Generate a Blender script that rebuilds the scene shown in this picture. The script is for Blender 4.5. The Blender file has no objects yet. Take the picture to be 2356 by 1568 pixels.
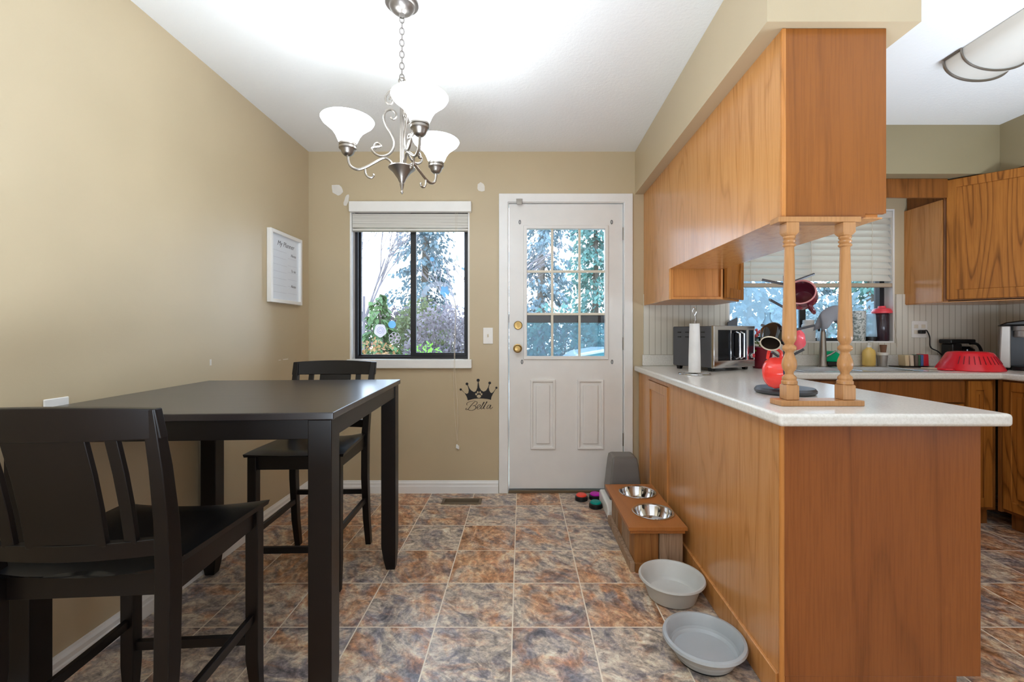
import bpy, bmesh, math, random
from mathutils import Vector, Matrix, Euler
R = math.radians
C = bpy.context.scene.collection
F, U0, V0, H = 1019.0, 1200.0, 765.0, 1.145     # camera calibration measured on the photo
def at(u, v, y): return Vector(((u-U0)/F*y, y, H-(v-V0)/F*y))
def X(u, y): return (u-U0)/F*y
def Z(v, y): return H-(v-V0)/F*y
D = 3.17                                         # distance of the back wall

# ------------------------------------------------------------------ materials
def lin(h):
    h = h.lstrip('#'); r = []
    for i in (0, 2, 4):
        c = int(h[i:i+2], 16)/255
        r.append(c/12.92 if c <= .04045 else ((c+.055)/1.055)**2.4)
    return (*r, 1)
class NT:
    def __init__(s, name):
        s.m = bpy.data.materials.new(name); s.m.use_nodes = True
        s.t = s.m.node_tree; s.n = s.t.nodes; s.b = s.n['Principled BSDF']; s.out = s.n['Material Output']
    def N(s, typ, **kw):
        n = s.n.new(typ)
        for k, v in kw.items():
            if k in n.inputs.keys(): n.inputs[k].default_value = v
            else: setattr(n, k, v)
        return n
    def L(s, a, b): s.t.links.new(a, b)
    def math(s, op, a, b=None, c=None):
        n = s.n.new('ShaderNodeMath'); n.operation = op
        for i, x in enumerate((a, b, c)):
            if x is None: continue
            if isinstance(x, (int, float)): n.inputs[i].default_value = x
            else: s.L(x, n.inputs[i])
        return n.outputs[0]
    def coord(s, scale=(1, 1, 1), rot=(0, 0, 0)):
        tc = s.N('ShaderNodeTexCoord'); mp = s.N('ShaderNodeMapping')
        mp.inputs['Scale'].default_value = scale; mp.inputs['Rotation'].default_value = rot
        s.L(tc.outputs['Object'], mp.inputs['Vector']); return mp.outputs[0]
    def noise(s, vec, scale, detail=4, rough=.5, dist=0):
        n = s.N('ShaderNodeTexNoise'); s.L(vec, n.inputs['Vector'])
        n.inputs['Scale'].default_value = scale; n.inputs['Detail'].default_value = detail
        n.inputs['Roughness'].default_value = rough; n.inputs['Distortion'].default_value = dist
        return n
    def ramp(s, fac, stops, interp='LINEAR'):
        r = s.N('ShaderNodeValToRGB'); e = r.color_ramp.elements; r.color_ramp.interpolation = interp
        while len(e) < len(stops): e.new(.5)
        for k, (p, c) in zip(e, stops): k.position = p; k.color = c if len(c) == 4 else (*c, 1)
        s.L(fac, r.inputs[0]); return r.outputs[0]
    def mix(s, fac, a, b, blend='MIX'):
        n = s.N('ShaderNodeMix', data_type='RGBA', blend_type=blend)
        for k, x in ((0, fac), (6, a), (7, b)):
            if isinstance(x, (int, float, tuple)): n.inputs[k].default_value = x
            else: s.L(x, n.inputs[k])
        return n.outputs[2]
    def bump(s, h, strength=.2, dist=.002):
        b = s.N('ShaderNodeBump'); b.inputs['Strength'].default_value = strength; b.inputs['Distance'].default_value = dist
        s.L(h, b.inputs['Height']); s.L(b.outputs[0], s.b.inputs['Normal'])
    def setp(s, **kw):
        for k, v in kw.items(): s.b.inputs[k.replace('_', ' ')].default_value = v
def plain(name, col, rough=.5, metal=0., bump=None, var=.06, **kw):
    m = NT(name); c = lin(col) if isinstance(col, str) else col
    m.setp(Roughness=rough, Metallic=metal)
    n = m.noise(m.coord(), 9, 4)
    dk = tuple(x*(1-var) for x in c[:3])+(1,); lt = tuple(min(1, x*(1+var)) for x in c[:3])+(1,)
    m.L(m.ramp(n.outputs[0], [(.3, dk), (.7, lt)]), m.b.inputs['Base Color'])
    if bump:
        nb = m.noise(m.coord(), bump[0], 3); m.bump(nb.outputs[0], bump[1], bump[2] if len(bump) > 2 else .002)
    for k, v in kw.items(): m.b.inputs[k.replace('_', ' ')].default_value = v
    return m.m
def oak(name, light, mid, dark, rough=.32, rings=16, contrast=1., scl=(1, 1, .13), fine=.35, ns=2.4, spec=.3, coat=.06):
    m = NT(name); m.setp(Roughness=rough, Coat_Weight=coat, Coat_Roughness=.2, Specular_IOR_Level=spec)
    v = m.coord(scl)
    n = m.noise(v, ns, 2, .45, .15)
    g = m.math('FRACT', m.math('MULTIPLY', n.outputs[0], rings))
    col = m.ramp(g, [(0, lin(mid)), (.35, lin(light)), (.72, lin(light)), (.93, lin(dark)), (1, lin(mid))])
    f = m.noise(m.coord((140, 140, 5)), 1.0, 3, .6)
    fc = m.ramp(f.outputs[0], [(.38, lin(dark)), (.56, lin(light))])
    big = m.noise(m.coord((1, 1, .3)), 2.2, 2)
    col = m.mix(1-contrast, col, lin(light))
    col = m.mix(fine, col, fc)
    col = m.mix(m.math('MULTIPLY', big.outputs[0], .45), col, lin(mid))
    m.L(col, m.b.inputs['Base Color']); m.bump(f.outputs[0], .06, .001)
    return m.m
M = {}
def wallmat(name, col, rough):
    m = NT(name); m.setp(Roughness=rough)
    n = m.noise(m.coord(), 1.1, 3, .55)
    c = lin(col); m.L(m.ramp(n.outputs[0], [(.3, tuple(x*.94 for x in c[:3])+(1,)), (.7, tuple(x*1.05 for x in c[:3])+(1,))]), m.b.inputs['Base Color'])
    b = m.noise(m.coord(), 160, 3, .6); m.bump(b.outputs[0], .09, .002)
    return m.m
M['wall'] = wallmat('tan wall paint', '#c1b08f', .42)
M['wall_dim'] = wallmat('tan wall paint with shade', '#968a6b', .5)  # same paint as the dining walls, kitchen shade put into the colour
def ceilmat():
    m = NT('white textured ceiling'); m.setp(Roughness=.85)
    m.b.inputs['Base Color'].default_value = lin('#eeeeec')
    b = m.noise(m.coord(), 55, 5, .7); m.bump(b.outputs[0], .35, .006); return m.m
M['ceiling'] = ceilmat()
def tilemat():
    m = NT('slate look floor tile'); tc = m.N('ShaderNodeTexCoord'); sp = m.N('ShaderNodeSeparateXYZ'); m.L(tc.outputs['Object'], sp.inputs[0])
    u = m.math('DIVIDE', m.math('ADD', sp.outputs[0], .0355), .302); v = m.math('DIVIDE', m.math('SUBTRACT', sp.outputs[1], 1.7235), .3035)
    du = m.math('PINGPONG', u, .5); dv = m.math('PINGPONG', v, .5)
    edge = m.math('MINIMUM', du, dv)
    grout = m.math('LESS_THAN', edge, .0085)
    cell = m.N('ShaderNodeCombineXYZ'); m.L(m.math('FLOOR', u), cell.inputs[0]); m.L(m.math('FLOOR', v), cell.inputs[1])
    wn = m.N('ShaderNodeTexWhiteNoise', noise_dimensions='3D'); m.L(cell.outputs[0], wn.inputs['Vector'])
    off = m.N('ShaderNodeVectorMath', operation='MULTIPLY_ADD'); m.L(wn.outputs['Color'], off.inputs[0]); off.inputs[1].default_value = (37, 53, 29); m.L(tc.outputs['Object'], off.inputs[2])
    rt = m.N('ShaderNodeVectorRotate', rotation_type='Z_AXIS'); m.L(off.outputs[0], rt.inputs['Vector']); m.L(m.math('MULTIPLY_ADD', wn.outputs['Value'], 1.2, .3), rt.inputs['Angle'])
    st = m.N('ShaderNodeMapping'); st.inputs['Scale'].default_value = (1, 1.45, 1); m.L(rt.outputs[0], st.inputs['Vector'])
    a = m.noise(st.outputs[0], 5.5, 9, .68, 1.6); b = m.noise(st.outputs[0], 4.6, 6, .62, 1.2); c = m.noise(off.outputs[0], 42, 6, .75, .6); e2 = m.noise(st.outputs[0], 15, 7, .7, 1.2)
    grey = m.ramp(a.outputs[0], [(.28, lin('#4e494d')), (.42, lin('#847c7e')), (.54, lin('#b8aa9a')), (.68, lin('#d8cab6'))])
    rust = m.ramp(a.outputs[0], [(.28, lin('#6e4d38')), (.42, lin('#a5744f')), (.55, lin('#c29a76')), (.7, lin('#dcc6a6'))])
    tilt = m.math('MULTIPLY_ADD', m.math('SUBTRACT', wn.outputs['Value'], .5), .22, b.outputs[0])
    col = m.mix(m.ramp(tilt, [(.42, (0, 0, 0, 1)), (.6, (1, 1, 1, 1))]), grey, rust)
    col = m.mix(.75, col, m.ramp(e2.outputs[0], [(.3, lin('#504f52')), (.5, lin('#c2c0bd')), (.66, lin('#efebe6'))]), 'OVERLAY')
    col = m.mix(.55, col, m.ramp(c.outputs[0], [(.33, lin('#3c3a3c')), (.5, lin('#b8b8b6')), (.65, lin('#f0ece6'))]), 'OVERLAY')
    col = m.mix(grout, col, lin('#e6d9c4'))
    m.L(col, m.b.inputs['Base Color']); m.L(m.math('MULTIPLY_ADD', grout, .3, .33), m.b.inputs['Roughness'])
    h = m.math('MULTIPLY_ADD', m.math('MINIMUM', edge, .02), 30, c.outputs[0]); m.bump(h, .12, .002)
    return m.m
M['tile'] = tilemat()
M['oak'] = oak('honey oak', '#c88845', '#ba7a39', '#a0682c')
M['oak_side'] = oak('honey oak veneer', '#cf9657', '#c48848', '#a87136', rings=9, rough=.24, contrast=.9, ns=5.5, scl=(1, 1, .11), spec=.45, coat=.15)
M['oak_end'] = oak('honey oak shaded end', '#965a2a', '#8a5024', '#6d3e18', rings=9, contrast=.8, ns=3.0, scl=(1, 1, .07))  # darker copy of the side oak; shade on the camera-facing end is in the colour
M['oak_high'] = oak('honey oak shaded hanging end', '#945a20', '#88511b', '#704113', rings=8, contrast=.6, ns=2.6, scl=(1, 1, .07))  # same oak again, darkened for the shaded end of the hanging cabinet
M['oak_bold'] = oak('bold grain oak', '#a56a28', '#925a20', '#522c07', rings=27, contrast=1., fine=.25, ns=3.4, rough=.45, spec=.15, coat=0, scl=(1, 1, .09))
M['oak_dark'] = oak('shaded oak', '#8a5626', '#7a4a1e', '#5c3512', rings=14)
M['oak_turned'] = oak('turned oak', '#b98a58', '#aa7a48', '#8f6336', rings=10, contrast=.6)
M['barn'] = oak('weathered plank', '#b0947a', '#9a7f64', '#6b5540', rings=30, rough=.7, fine=.5, scl=(1, 1, .2))
M['barn_gold'] = oak('stained plank', '#a3713c', '#8c5c2c', '#6a4320', rings=18, rough=.55)
M['feeder_top'] = oak('stained feeder board', '#b07238', '#a2662f', '#8c5526', rings=8, rough=.35, scl=(1, .13, 1), contrast=.5, fine=.2)
M['espresso'] = plain('espresso wood', '#100b09', .36, var=.15, bump=(40, .03), Specular_IOR_Level=.3)
def tabletop():
    m = NT('espresso table top'); m.setp(Roughness=.3, Coat_Weight=.3, Coat_Roughness=.16, Specular_IOR_Level=.35)
    n = m.noise(m.coord((2, 40, 4)), 1.2, 4); m.L(m.ramp(n.outputs[0], [(.3, lin('#1d1817')), (.7, lin('#2d2726'))]), m.b.inputs['Base Color']); return m.m
M['tabletop'] = tabletop()
M['seat'] = plain('black seat vinyl', '#08080a', .3, bump=(220, .05), Specular_IOR_Level=.3)
M['trim'] = plain('white trim paint', '#eceae6', .35, var=.02)
M['door'] = plain('white door paint', '#e6e3de', .35, var=.02)
M['cream'] = plain('yellowed white muntin', '#dcd2bd', .4, var=.03)
def counter():
    m = NT('off white laminate'); m.setp(Roughness=.22)
    n = m.noise(m.coord(), 130, 4, .7); m.L(m.ramp(n.outputs[0], [(.35, lin('#d6d1c7')), (.6, lin('#e4e0d8'))]), m.b.inputs['Base Color']); return m.m
M['counter'] = counter()
def bead():
    m = NT('white beadboard'); m.setp(Roughness=.45); tc = m.N('ShaderNodeTexCoord'); sp = m.N('ShaderNodeSeparateXYZ'); m.L(tc.outputs['Object'], sp.inputs[0])
    k = m.math('ADD', sp.outputs[0], sp.outputs[1]); p = m.math('PINGPONG', m.math('DIVIDE', k, .042), .5); g = m.math('LESS_THAN', p, .06)
    m.L(m.mix(g, lin('#d9d4c6'), lin('#b3ac9b')), m.b.inputs['Base Color']); m.bump(m.math('MINIMUM', p, .1), .5, .004); return m.m
M['bead'] = bead()
M['nickel'] = plain('brushed nickel', '#968f86', .36, 1., var=.05)
M['nickel_dark'] = plain('dark nickel', '#8c847b', .32, .9)
M['nickel_mid'] = plain('satin nickel', '#7d7771', .38, .9)
M['steel'] = plain('stainless steel', '#c9cbcf', .22, 1., var=.04)
M['chrome'] = plain('chrome', '#d8d8da', .08, 1., var=.02)
M['brass'] = plain('brass', '#a98c57', .25, 1., var=.05)
M['blackframe'] = plain('black window frame', '#17151a', .4)
M['black'] = plain('black plastic', '#0f1012', .35)
M['blackgloss'] = plain('black glazed ceramic', '#101112', .08)
M['darkgrey'] = plain('dark grey metal', '#4b4c50', .4, .3)
M['ovengrey'] = plain('grey oven metal', '#5b5c60', .45, .4)
M['decal'] = plain('black wall vinyl', '#151213', .5)
M['spackle'] = plain('white spackle', '#e2dcd2', .8)
M['white'] = plain('white plastic', '#ebe8e2', .35, var=.02)
def blindm():
    m = NT('white blind slat'); m.setp(Roughness=.45); m.b.inputs['Base Color'].default_value = lin('#ece8de')
    tr = m.N('ShaderNodeBsdfTranslucent'); tr.inputs[0].default_value = lin('#f4ead8'); mx = m.N('ShaderNodeMixShader'); mx.inputs[0].default_value = .22
    m.L(m.b.outputs[0], mx.inputs[1]); m.L(tr.outputs[0], mx.inputs[2]); m.L(mx.outputs[0], m.out.inputs[0]); return m.m
M['blind'] = blindm()
M['blind_tan'] = plain('tan blind rail', '#b5a48d', .5)
M['cord'] = plain('white cord', '#e2d9c6', .7)
M['bowl_grey'] = plain('pale grey plastic bowl', '#c3c3bf', .4, var=.04)
M['bowl_blue'] = plain('blue grey plastic bowl', '#a9adb0', .38, var=.04)
M['rubber'] = plain('black rubber', '#121212', .7)
M['red_btn'] = plain('red button plastic', '#ee4a35', .4); M['mag_btn'] = plain('magenta button plastic', '#c414b4', .4); M['teal_btn'] = plain('teal button plastic', '#0a8f83', .4)
M['maroon'] = plain('maroon glaze', '#5e2230', .12); M['coral'] = plain('coral red glaze', '#ea4238', .15); M['navy'] = plain('navy glaze', '#28304a', .15)
M['pink'] = plain('pink glaze', '#e9616c', .2); M['rim_cream'] = plain('cream rim glaze', '#d9cdb6', .3); M['rim_pink'] = plain('pale pink rim', '#c88a8a', .3); M['umber'] = plain('umber glaze', '#3a3028', .25)
M['red'] = plain('red plastic', '#e0192b', .25); M['darkred'] = plain('crimson pot glaze', '#7d0f25', .3)
M['soap'] = plain('amber dish soap', '#f0cc70', .25)
M['green'] = plain('green scrubber', '#18b878', .45); M['cloth'] = plain('grey dish cloth', '#a2a4ac', .9, bump=(90, .5))
M['amberglass'] = plain('dark bottle', '#4a3a44', .15, Transmission_Weight=.35)
M['redcap'] = plain('red cap', '#f2505c', .35)
M['paper'] = plain('paper towel', '#e4e2df', .9, bump=(120, .4))
M['leaf'] = plain('houseplant leaf', '#6d8030', .5); M['cork'] = plain('brown cork', '#7d5b45', .8)
M['blue'] = plain('blue packet', '#5676b0', .4); M['creampk'] = plain('cream packet', '#dcc9a2', .5); M['greypk'] = plain('grey packet', '#74695f', .5); M['greenpk'] = plain('green packet', '#3f6a4c', .5); M['redpk'] = plain('red packet', '#cf3140', .4)
M['silver'] = plain('silver plastic', '#b3afab', .3, .5)
M['bluewater'] = plain('blue liquid', '#2f93bd', .2)
M['vent'] = plain('bronze floor vent', '#716149', .4, .5); M['ventdark'] = plain('vent slot', '#2a231a', .7)
M['board'] = plain('whiteboard', '#e6ebf2', .12, var=.01); M['ink'] = plain('grey ink', '#77777c', .6); M['ink_pale'] = plain('pale ink', '#c3c6cf', .6)
M['trunk'] = plain('tree bark', '#5f574e', .9, bump=(20, .5)); M['trunk_pale'] = plain('pale bare bark', '#6f686c', .9)
def speck():
    m = NT('speckled jar'); m.setp(Roughness=.3); n = m.noise(m.coord(), 70, 3); m.L(m.ramp(n.outputs[0], [(.42, lin('#8d958f')), (.52, lin('#dfe2de'))]), m.b.inputs['Base Color']); return m.m
M['speck'] = speck()
def leafm(name, a, b):
    m = NT(name); m.setp(Roughness=.7)
    n = m.noise(m.coord(), 1.6, 3); c = m.ramp(n.outputs[0], [(.35, lin(a)), (.65, lin(b))]); m.L(c, m.b.inputs['Base Color'])
    tr = m.N('ShaderNodeBsdfTranslucent'); m.L(c, tr.inputs[0]); mx = m.N('ShaderNodeMixShader'); mx.inputs[0].default_value = .35
    m.L(m.b.outputs[0], mx.inputs[1]); m.L(tr.outputs[0], mx.inputs[2]); m.L(mx.outputs[0], m.out.inputs[0]); return m.m
M['cedar'] = leafm('cedar needles', '#566a72', '#6f828a'); M['cedar_green'] = leafm('green cedar needles', '#4c6340', '#69834f')  # bluish grey of the tall cedar: glare haze put into the needle colour
M['cedar_blue'] = leafm('hazy blue needles', '#5c6f77', '#788c94'); M['cedar_teal'] = leafm('teal needles', '#4f7674', '#6c9488')  # hazy blue has outdoor haze mixed into the needle colour
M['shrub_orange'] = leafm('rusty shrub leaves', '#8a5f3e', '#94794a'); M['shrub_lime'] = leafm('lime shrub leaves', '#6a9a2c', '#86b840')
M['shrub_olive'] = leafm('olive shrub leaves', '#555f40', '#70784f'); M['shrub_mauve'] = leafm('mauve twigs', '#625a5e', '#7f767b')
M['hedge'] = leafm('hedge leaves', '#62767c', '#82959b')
def grassm():
    m = NT('grass ground'); m.setp(Roughness=.9); n = m.noise(m.coord(), 3, 6, .7); m.L(m.ramp(n.outputs[0], [(.35, lin('#6a6f4c')), (.65, lin('#8c8a64'))]), m.b.inputs['Base Color']); return m.m
M['grass'] = grassm()
def glass(name, tint=(1, 1, 1, 1), gl=.06, add=None):
    m = NT(name); t = m.N('ShaderNodeBsdfTransparent'); t.inputs[0].default_value = tint
    g = m.N('ShaderNodeBsdfGlossy'); g.inputs['Roughness'].default_value = .02
    fr = m.N('ShaderNodeFresnel'); fr.inputs[0].default_value = 1.45
    mx = m.N('ShaderNodeMixShader'); m.L(fr.outputs[0], mx.inputs[0]); m.L(t.outputs[0], mx.inputs[1]); m.L(g.outputs[0], mx.inputs[2])
    o = mx.outputs[0]
    if add:
        df = m.N('ShaderNodeBsdfDiffuse'); df.inputs[0].default_value = add[0]; tl = m.N('ShaderNodeBsdfTranslucent'); tl.inputs[0].default_value = add[0]
        ad = m.N('ShaderNodeAddShader'); m.L(df.outputs[0], ad.inputs[0]); m.L(tl.outputs[0], ad.inputs[1])
        m2 = m.N('ShaderNodeMixShader'); m2.inputs[0].default_value = add[1]; m.L(o, m2.inputs[1]); m.L(tl.outputs[0], m2.inputs[2]); o = m2.outputs[0]
    m.L(o, m.out.inputs[0]); return m.m
M['glass'] = glass('window glass')
M['screen'] = glass('insect screen', (.85, .9, .93, 1), add=(lin('#b4c3cc'), .3)); M['storm'] = glass('storm door glass', (.68, .75, .8, 1), add=(lin('#7f98ab'), .12))
M['clear'] = glass('clear plastic', (.86, .9, .92, 1), add=((.85, .9, .92, 1), .3))
M['tank'] = plain('smoky translucent plastic', '#77736f', .3, Alpha=.8)
M['sticker_white'] = glass('white window sticker', (1, 1, 1, 1), add=(lin('#fff4fb'), .85)); M['sticker_blue'] = glass('blue window sticker', (1, 1, 1, 1), add=(lin('#a9d6f7'), .6))
M['sticker_faint'] = glass('faint window sticker', (1, 1, 1, 1), add=(lin('#ece6ee'), .4)); M['sticker_lilac'] = glass('lilac sticker', (1, 1, 1, 1), add=(lin('#a9a4c0'), .7))
M['carpaint'] = plain('white car paint', '#f4f5f6', .15, Coat_Weight=.5); M['carglass'] = plain('teal car glass', '#5f9a9b', .08); M['tyre'] = plain('tyre rubber', '#1a1a1b', .8)
M['towelrack'] = plain('wire chrome', '#cfcfd0', .15, 1.)
def shade():
    m = NT('lit frosted glass'); m.setp(Roughness=.4); m.b.inputs['Base Color'].default_value = (.95, .93, .9, 1)
    m.b.inputs['Emission Color'].default_value = (1, .97, .93, 1); m.b.inputs['Emission Strength'].default_value = 9; return m.m
M['shade'] = shade()
M['diffuser'] = plain('white acrylic diffuser', '#d9d5cb', .25, var=.02)
M['ovenglass'] = plain('oven glass', '#2a2d33', .05, .85, var=.2); M['panelglass'] = plain('blue black oven panel', '#12222e', .06)
M['coffee_black'] = plain('black coffee maker body', '#1a2230', .25)

# ------------------------------------------------------------------ mesh building
class MB:
    def __init__(s): s.v = []; s.f = []; s.fm = []
    def add(s, vs, fs, Mx=None):
        b = len(s.v); s.v += [(Mx @ Vector(p)) if Mx else Vector(p) for p in vs]; s.f += [tuple(b+i for i in f) for f in fs]; return s
    def hexa(s, p, Mx=None):      # p: 4 bottom, 4 top
        return s.add(p, [(0, 3, 2, 1), (4, 5, 6, 7), (0, 1, 5, 4), (1, 2, 6, 5), (2, 3, 7, 6), (3, 0, 4, 7)], Mx)
    def box(s, x0, x1, y0, y1, z0, z1, Mx=None):
        return s.hexa([(x0, y0, z0), (x1, y0, z0), (x1, y1, z0), (x0, y1, z0), (x0, y0, z1), (x1, y0, z1), (x1, y1, z1), (x0, y1, z1)], Mx)
    def prism(s, poly, a, b, axis='z', Mx=None):
        n = len(poly)
        mk = {'z': lambda p, t: (p[0], p[1], t), 'x': lambda p, t: (t, p[0], p[1]), 'y': lambda p, t: (p[0], t, p[1])}[axis]
        vs = [mk(p, a) for p in poly]+[mk(p, b) for p in poly]
        return s.add(vs, [tuple(range(n))[::-1], tuple(range(n, 2*n))]+[(i, (i+1) % n, n+(i+1) % n, n+i) for i in range(n)], Mx)
    def post(s, secs, Mx=None):   # horizontal rectangular sections (x, y, z, half width x, half width y)
        vs = []
        for x, y, z, a, b in secs: vs += [(x-a, y-b, z), (x+a, y-b, z), (x+a, y+b, z), (x-a, y+b, z)]
        fs = [(3, 2, 1, 0)]; n = len(secs)
        for k in range(n-1):
            for i in range(4): j = (i+1) % 4; fs.append((4*k+i, 4*k+j, 4*k+4+j, 4*k+4+i))
        e = 4*(n-1); fs.append((e, e+1, e+2, e+3)); return s.add(vs, fs, Mx)
    def tube(s, pts, r, n=8, closed=False, Mx=None, flat=1.):
        pts = [Vector(p) for p in pts]; m = len(pts); rs = r if isinstance(r, (list, tuple)) else [r]*m
        def tan(i):
            if closed: return (pts[(i+1) % m]-pts[i-1]).normalized()
            return (pts[min(i+1, m-1)]-pts[max(i-1, 0)]).normalized()
        t = tan(0); nrm = t.orthogonal().normalized(); vs = []
        for i in range(m):
            t2 = tan(i); q = t.rotation_difference(t2); nrm = (q @ nrm); nrm = (nrm-t2*nrm.dot(t2)).normalized(); t = t2; bi = t.cross(nrm)
            for k in range(n):
                a = 2*math.pi*k/n; vs.append(pts[i]+(nrm*math.cos(a)+bi*math.sin(a)*flat)*rs[i])
        fs = []
        for i in range(m if closed else m-1):
            j = (i+1) % m
            for k in range(n): l = (k+1) % n; fs.append((i*n+k, i*n+l, j*n+l, j*n+k))
        if not closed: fs += [tuple(range(n))[::-1], tuple((m-1)*n+k for k in range(n))]
        return s.add(vs, fs, Mx)
    def lathe(s, prof, n=32, Mx=None, sy=1., caps=(True, True)):
        vs = []; m = len(prof)
        for r, z in prof:
            for k in range(n): a = 2*math.pi*k/n; vs.append((r*math.cos(a), r*math.sin(a)*sy, z))
        fs = [(i*n+k, i*n+(k+1) % n, (i+1)*n+(k+1) % n, (i+1)*n+k) for i in range(m-1) for k in range(n)]
        if caps[0] and prof[0][0] > 1e-6: fs.append(tuple(range(n))[::-1])
        if caps[1] and prof[-1][0] > 1e-6: fs.append(tuple((m-1)*n+k for k in range(n)))
        return s.add(vs, fs, Mx)
    def cyl(s, p0, p1, r0, r1=None, n=20):
        r1 = r0 if r1 is None else r1; return s.tube([p0, p1], [r0, r1], n)
    def ball(s, c, r, n=14, sx=1, sy=1, sz=1):
        m = 8; prof = [(max(1e-5, math.sin(math.pi*i/m)), -math.cos(math.pi*i/m)) for i in range(m+1)]
        return s.lathe(prof, n, Matrix.Translation(c) @ Matrix.Diagonal((r*sx, r*sy, r*sz, 1)))
    def grid(s, xs, ys, fill, a, b, plane='xy', Mx=None, warp=None):   # joined rectangular cells, plane xy (height a..b) or xz (depth a..b)
        idx = {}
        def vid(i, j, k):
            if (i, j, k) not in idx:
                x, y, t = xs[i], ys[j], (a, b)[k]; p = (x, y, t) if plane == 'xy' else ((x, t, y) if plane == 'xz' else (t, x, y))
                if warp: p = warp(p)
                idx[(i, j, k)] = len(s.v); s.v.append(Mx @ Vector(p) if Mx else Vector(p))
            return idx[(i, j, k)]
        nx, ny = len(xs)-1, len(ys)-1; on = lambda i, j: 0 <= i < nx and 0 <= j < ny and fill(i, j)
        for i in range(nx):
            for j in range(ny):
                if not on(i, j): continue
                s.f.append((vid(i, j, 0), vid(i, j+1, 0), vid(i+1, j+1, 0), vid(i+1, j, 0)))
                s.f.append((vid(i, j, 1), vid(i+1, j, 1), vid(i+1, j+1, 1), vid(i, j+1, 1)))
                for (di, dj, p, q) in ((-1, 0, (i, j+1), (i, j)), (1, 0, (i+1, j), (i+1, j+1)), (0, -1, (i, j), (i+1, j)), (0, 1, (i+1, j+1), (i, j+1))):
                    if not on(i+di, j+dj): s.f.append((vid(*p, 0), vid(*q, 0), vid(*q, 1), vid(*p, 1)))
        return s
WM = {}
def mesh_of(name, mb, mat, smooth, ang, bevel):
    me = bpy.data.meshes.new(name); me.from_pydata([tuple(p) for p in mb.v], [], mb.f); me.materials.append(mat)
    bm = bmesh.new(); bm.from_mesh(me)
    bmesh.ops.remove_doubles(bm, verts=bm.verts, dist=1e-5)
    if smooth is not None: bmesh.ops.recalc_face_normals(bm, faces=bm.faces)
    bm.to_mesh(me); bm.free()
    if smooth:
        me.shade_smooth()
        if not bevel: me.set_sharp_from_angle(angle=R(ang))
    return me
def obj(name, mb, mat, parent=None, bevel=0, seg=2, smooth=True, ang=38, label=None, origin=None):
    if parent is not None:
        inv = WM[parent.name].inverted(); mb.v = [inv @ Vector(p) for p in mb.v]
    else:
        if origin is None:
            lo = [min(p[i] for p in mb.v) for i in range(3)]; hi = [max(p[i] for p in mb.v) for i in range(3)]; origin = ((lo[0]+hi[0])/2, (lo[1]+hi[1])/2, lo[2])
        origin = Vector(origin); mb.v = [Vector(p)-origin for p in mb.v]
    o = bpy.data.objects.new(name, mesh_of(name, mb, mat, smooth, ang, bevel)); C.objects.link(o)
    if parent is not None: o.parent = parent; WM[o.name] = WM[parent.name].copy()
    else: o.location = origin; WM[o.name] = Matrix.Translation(origin)
    if bevel:
        b = o.modifiers.new('edge', 'BEVEL'); b.width = bevel; b.segments = seg; b.limit_method = 'ANGLE'; b.angle_limit = R(40); b.harden_normals = True
    if label: o['label'] = label
    return o
def tag(o, label=None, cat=None, group=None, kind=None):
    if label: o['label'] = label
    if cat: o['category'] = cat
    if group: o['group'] = group
    if kind: o['kind'] = kind
    return o
def thing(name, label, cat, loc=(0, 0, 0), rz=0, group=None):
    o = bpy.data.objects.new(name, None); o.empty_display_size = .05; C.objects.link(o); o.location = loc; o.rotation_euler = (0, 0, rz)
    WM[o.name] = Matrix.Translation(loc) @ Matrix.Rotation(rz, 4, 'Z'); return tag(o, label, cat, group)
def struct(name, mb=None, mat=None, label=None, loc=None, **kw):
    if mb is None:
        o = bpy.data.objects.new(name, None); o.empty_display_size = .05; C.objects.link(o); o.location = loc or (0, 0, 0); WM[o.name] = Matrix.Translation(o.location)
    else: o = obj(name, mb, mat, **kw)
    return tag(o, label, None, None, 'structure')
def dup(o, parent=None):
    c = o.copy(); C.objects.link(c)
    if parent is not None: c.parent = parent
    for ch in list(o.children): dup(ch, c)
    return c
def place(o, loc, rz=0): o.location = loc; o.rotation_euler = (0, 0, rz); return o
def crom(pts, k=8):
    pts = [Vector(p) for p in pts]; out = []
    for i in range(len(pts)-1):
        p0, p1, p2, p3 = pts[max(i-1, 0)], pts[i], pts[i+1], pts[min(i+2, len(pts)-1)]
        for j in range(k):
            t = j/k; out.append(.5*((2*p1)+(p2-p0)*t+(2*p0-5*p1+4*p2-p3)*t*t+(3*p1-p0-3*p2+p3)*t**3))
    return out+[pts[-1]]
def text_mb(body, size, Mx, shear=0., depth=.0004):
    cu = bpy.data.curves.new('txt', 'FONT'); cu.body = body; cu.size = size; cu.shear = shear; cu.extrude = depth; cu.align_x = 'CENTER'; cu.resolution_u = 3
    o = bpy.data.objects.new('txt', cu); C.objects.link(o); dg = bpy.context.evaluated_depsgraph_get(); me = o.evaluated_get(dg).to_mesh()
    mb = MB().add([v.co.copy() for v in me.vertices], [tuple(p.vertices) for p in me.polygons], Mx)
    o.to_mesh_clear(); bpy.data.objects.remove(o); bpy.data.curves.remove(cu); return mb
def ellipse(cx, cy, rx, ry, n=20, a0=0.): return [(cx+rx*math.cos(a0+2*math.pi*i/n), cy+ry*math.sin(a0+2*math.pi*i/n)) for i in range(n)]

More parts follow.
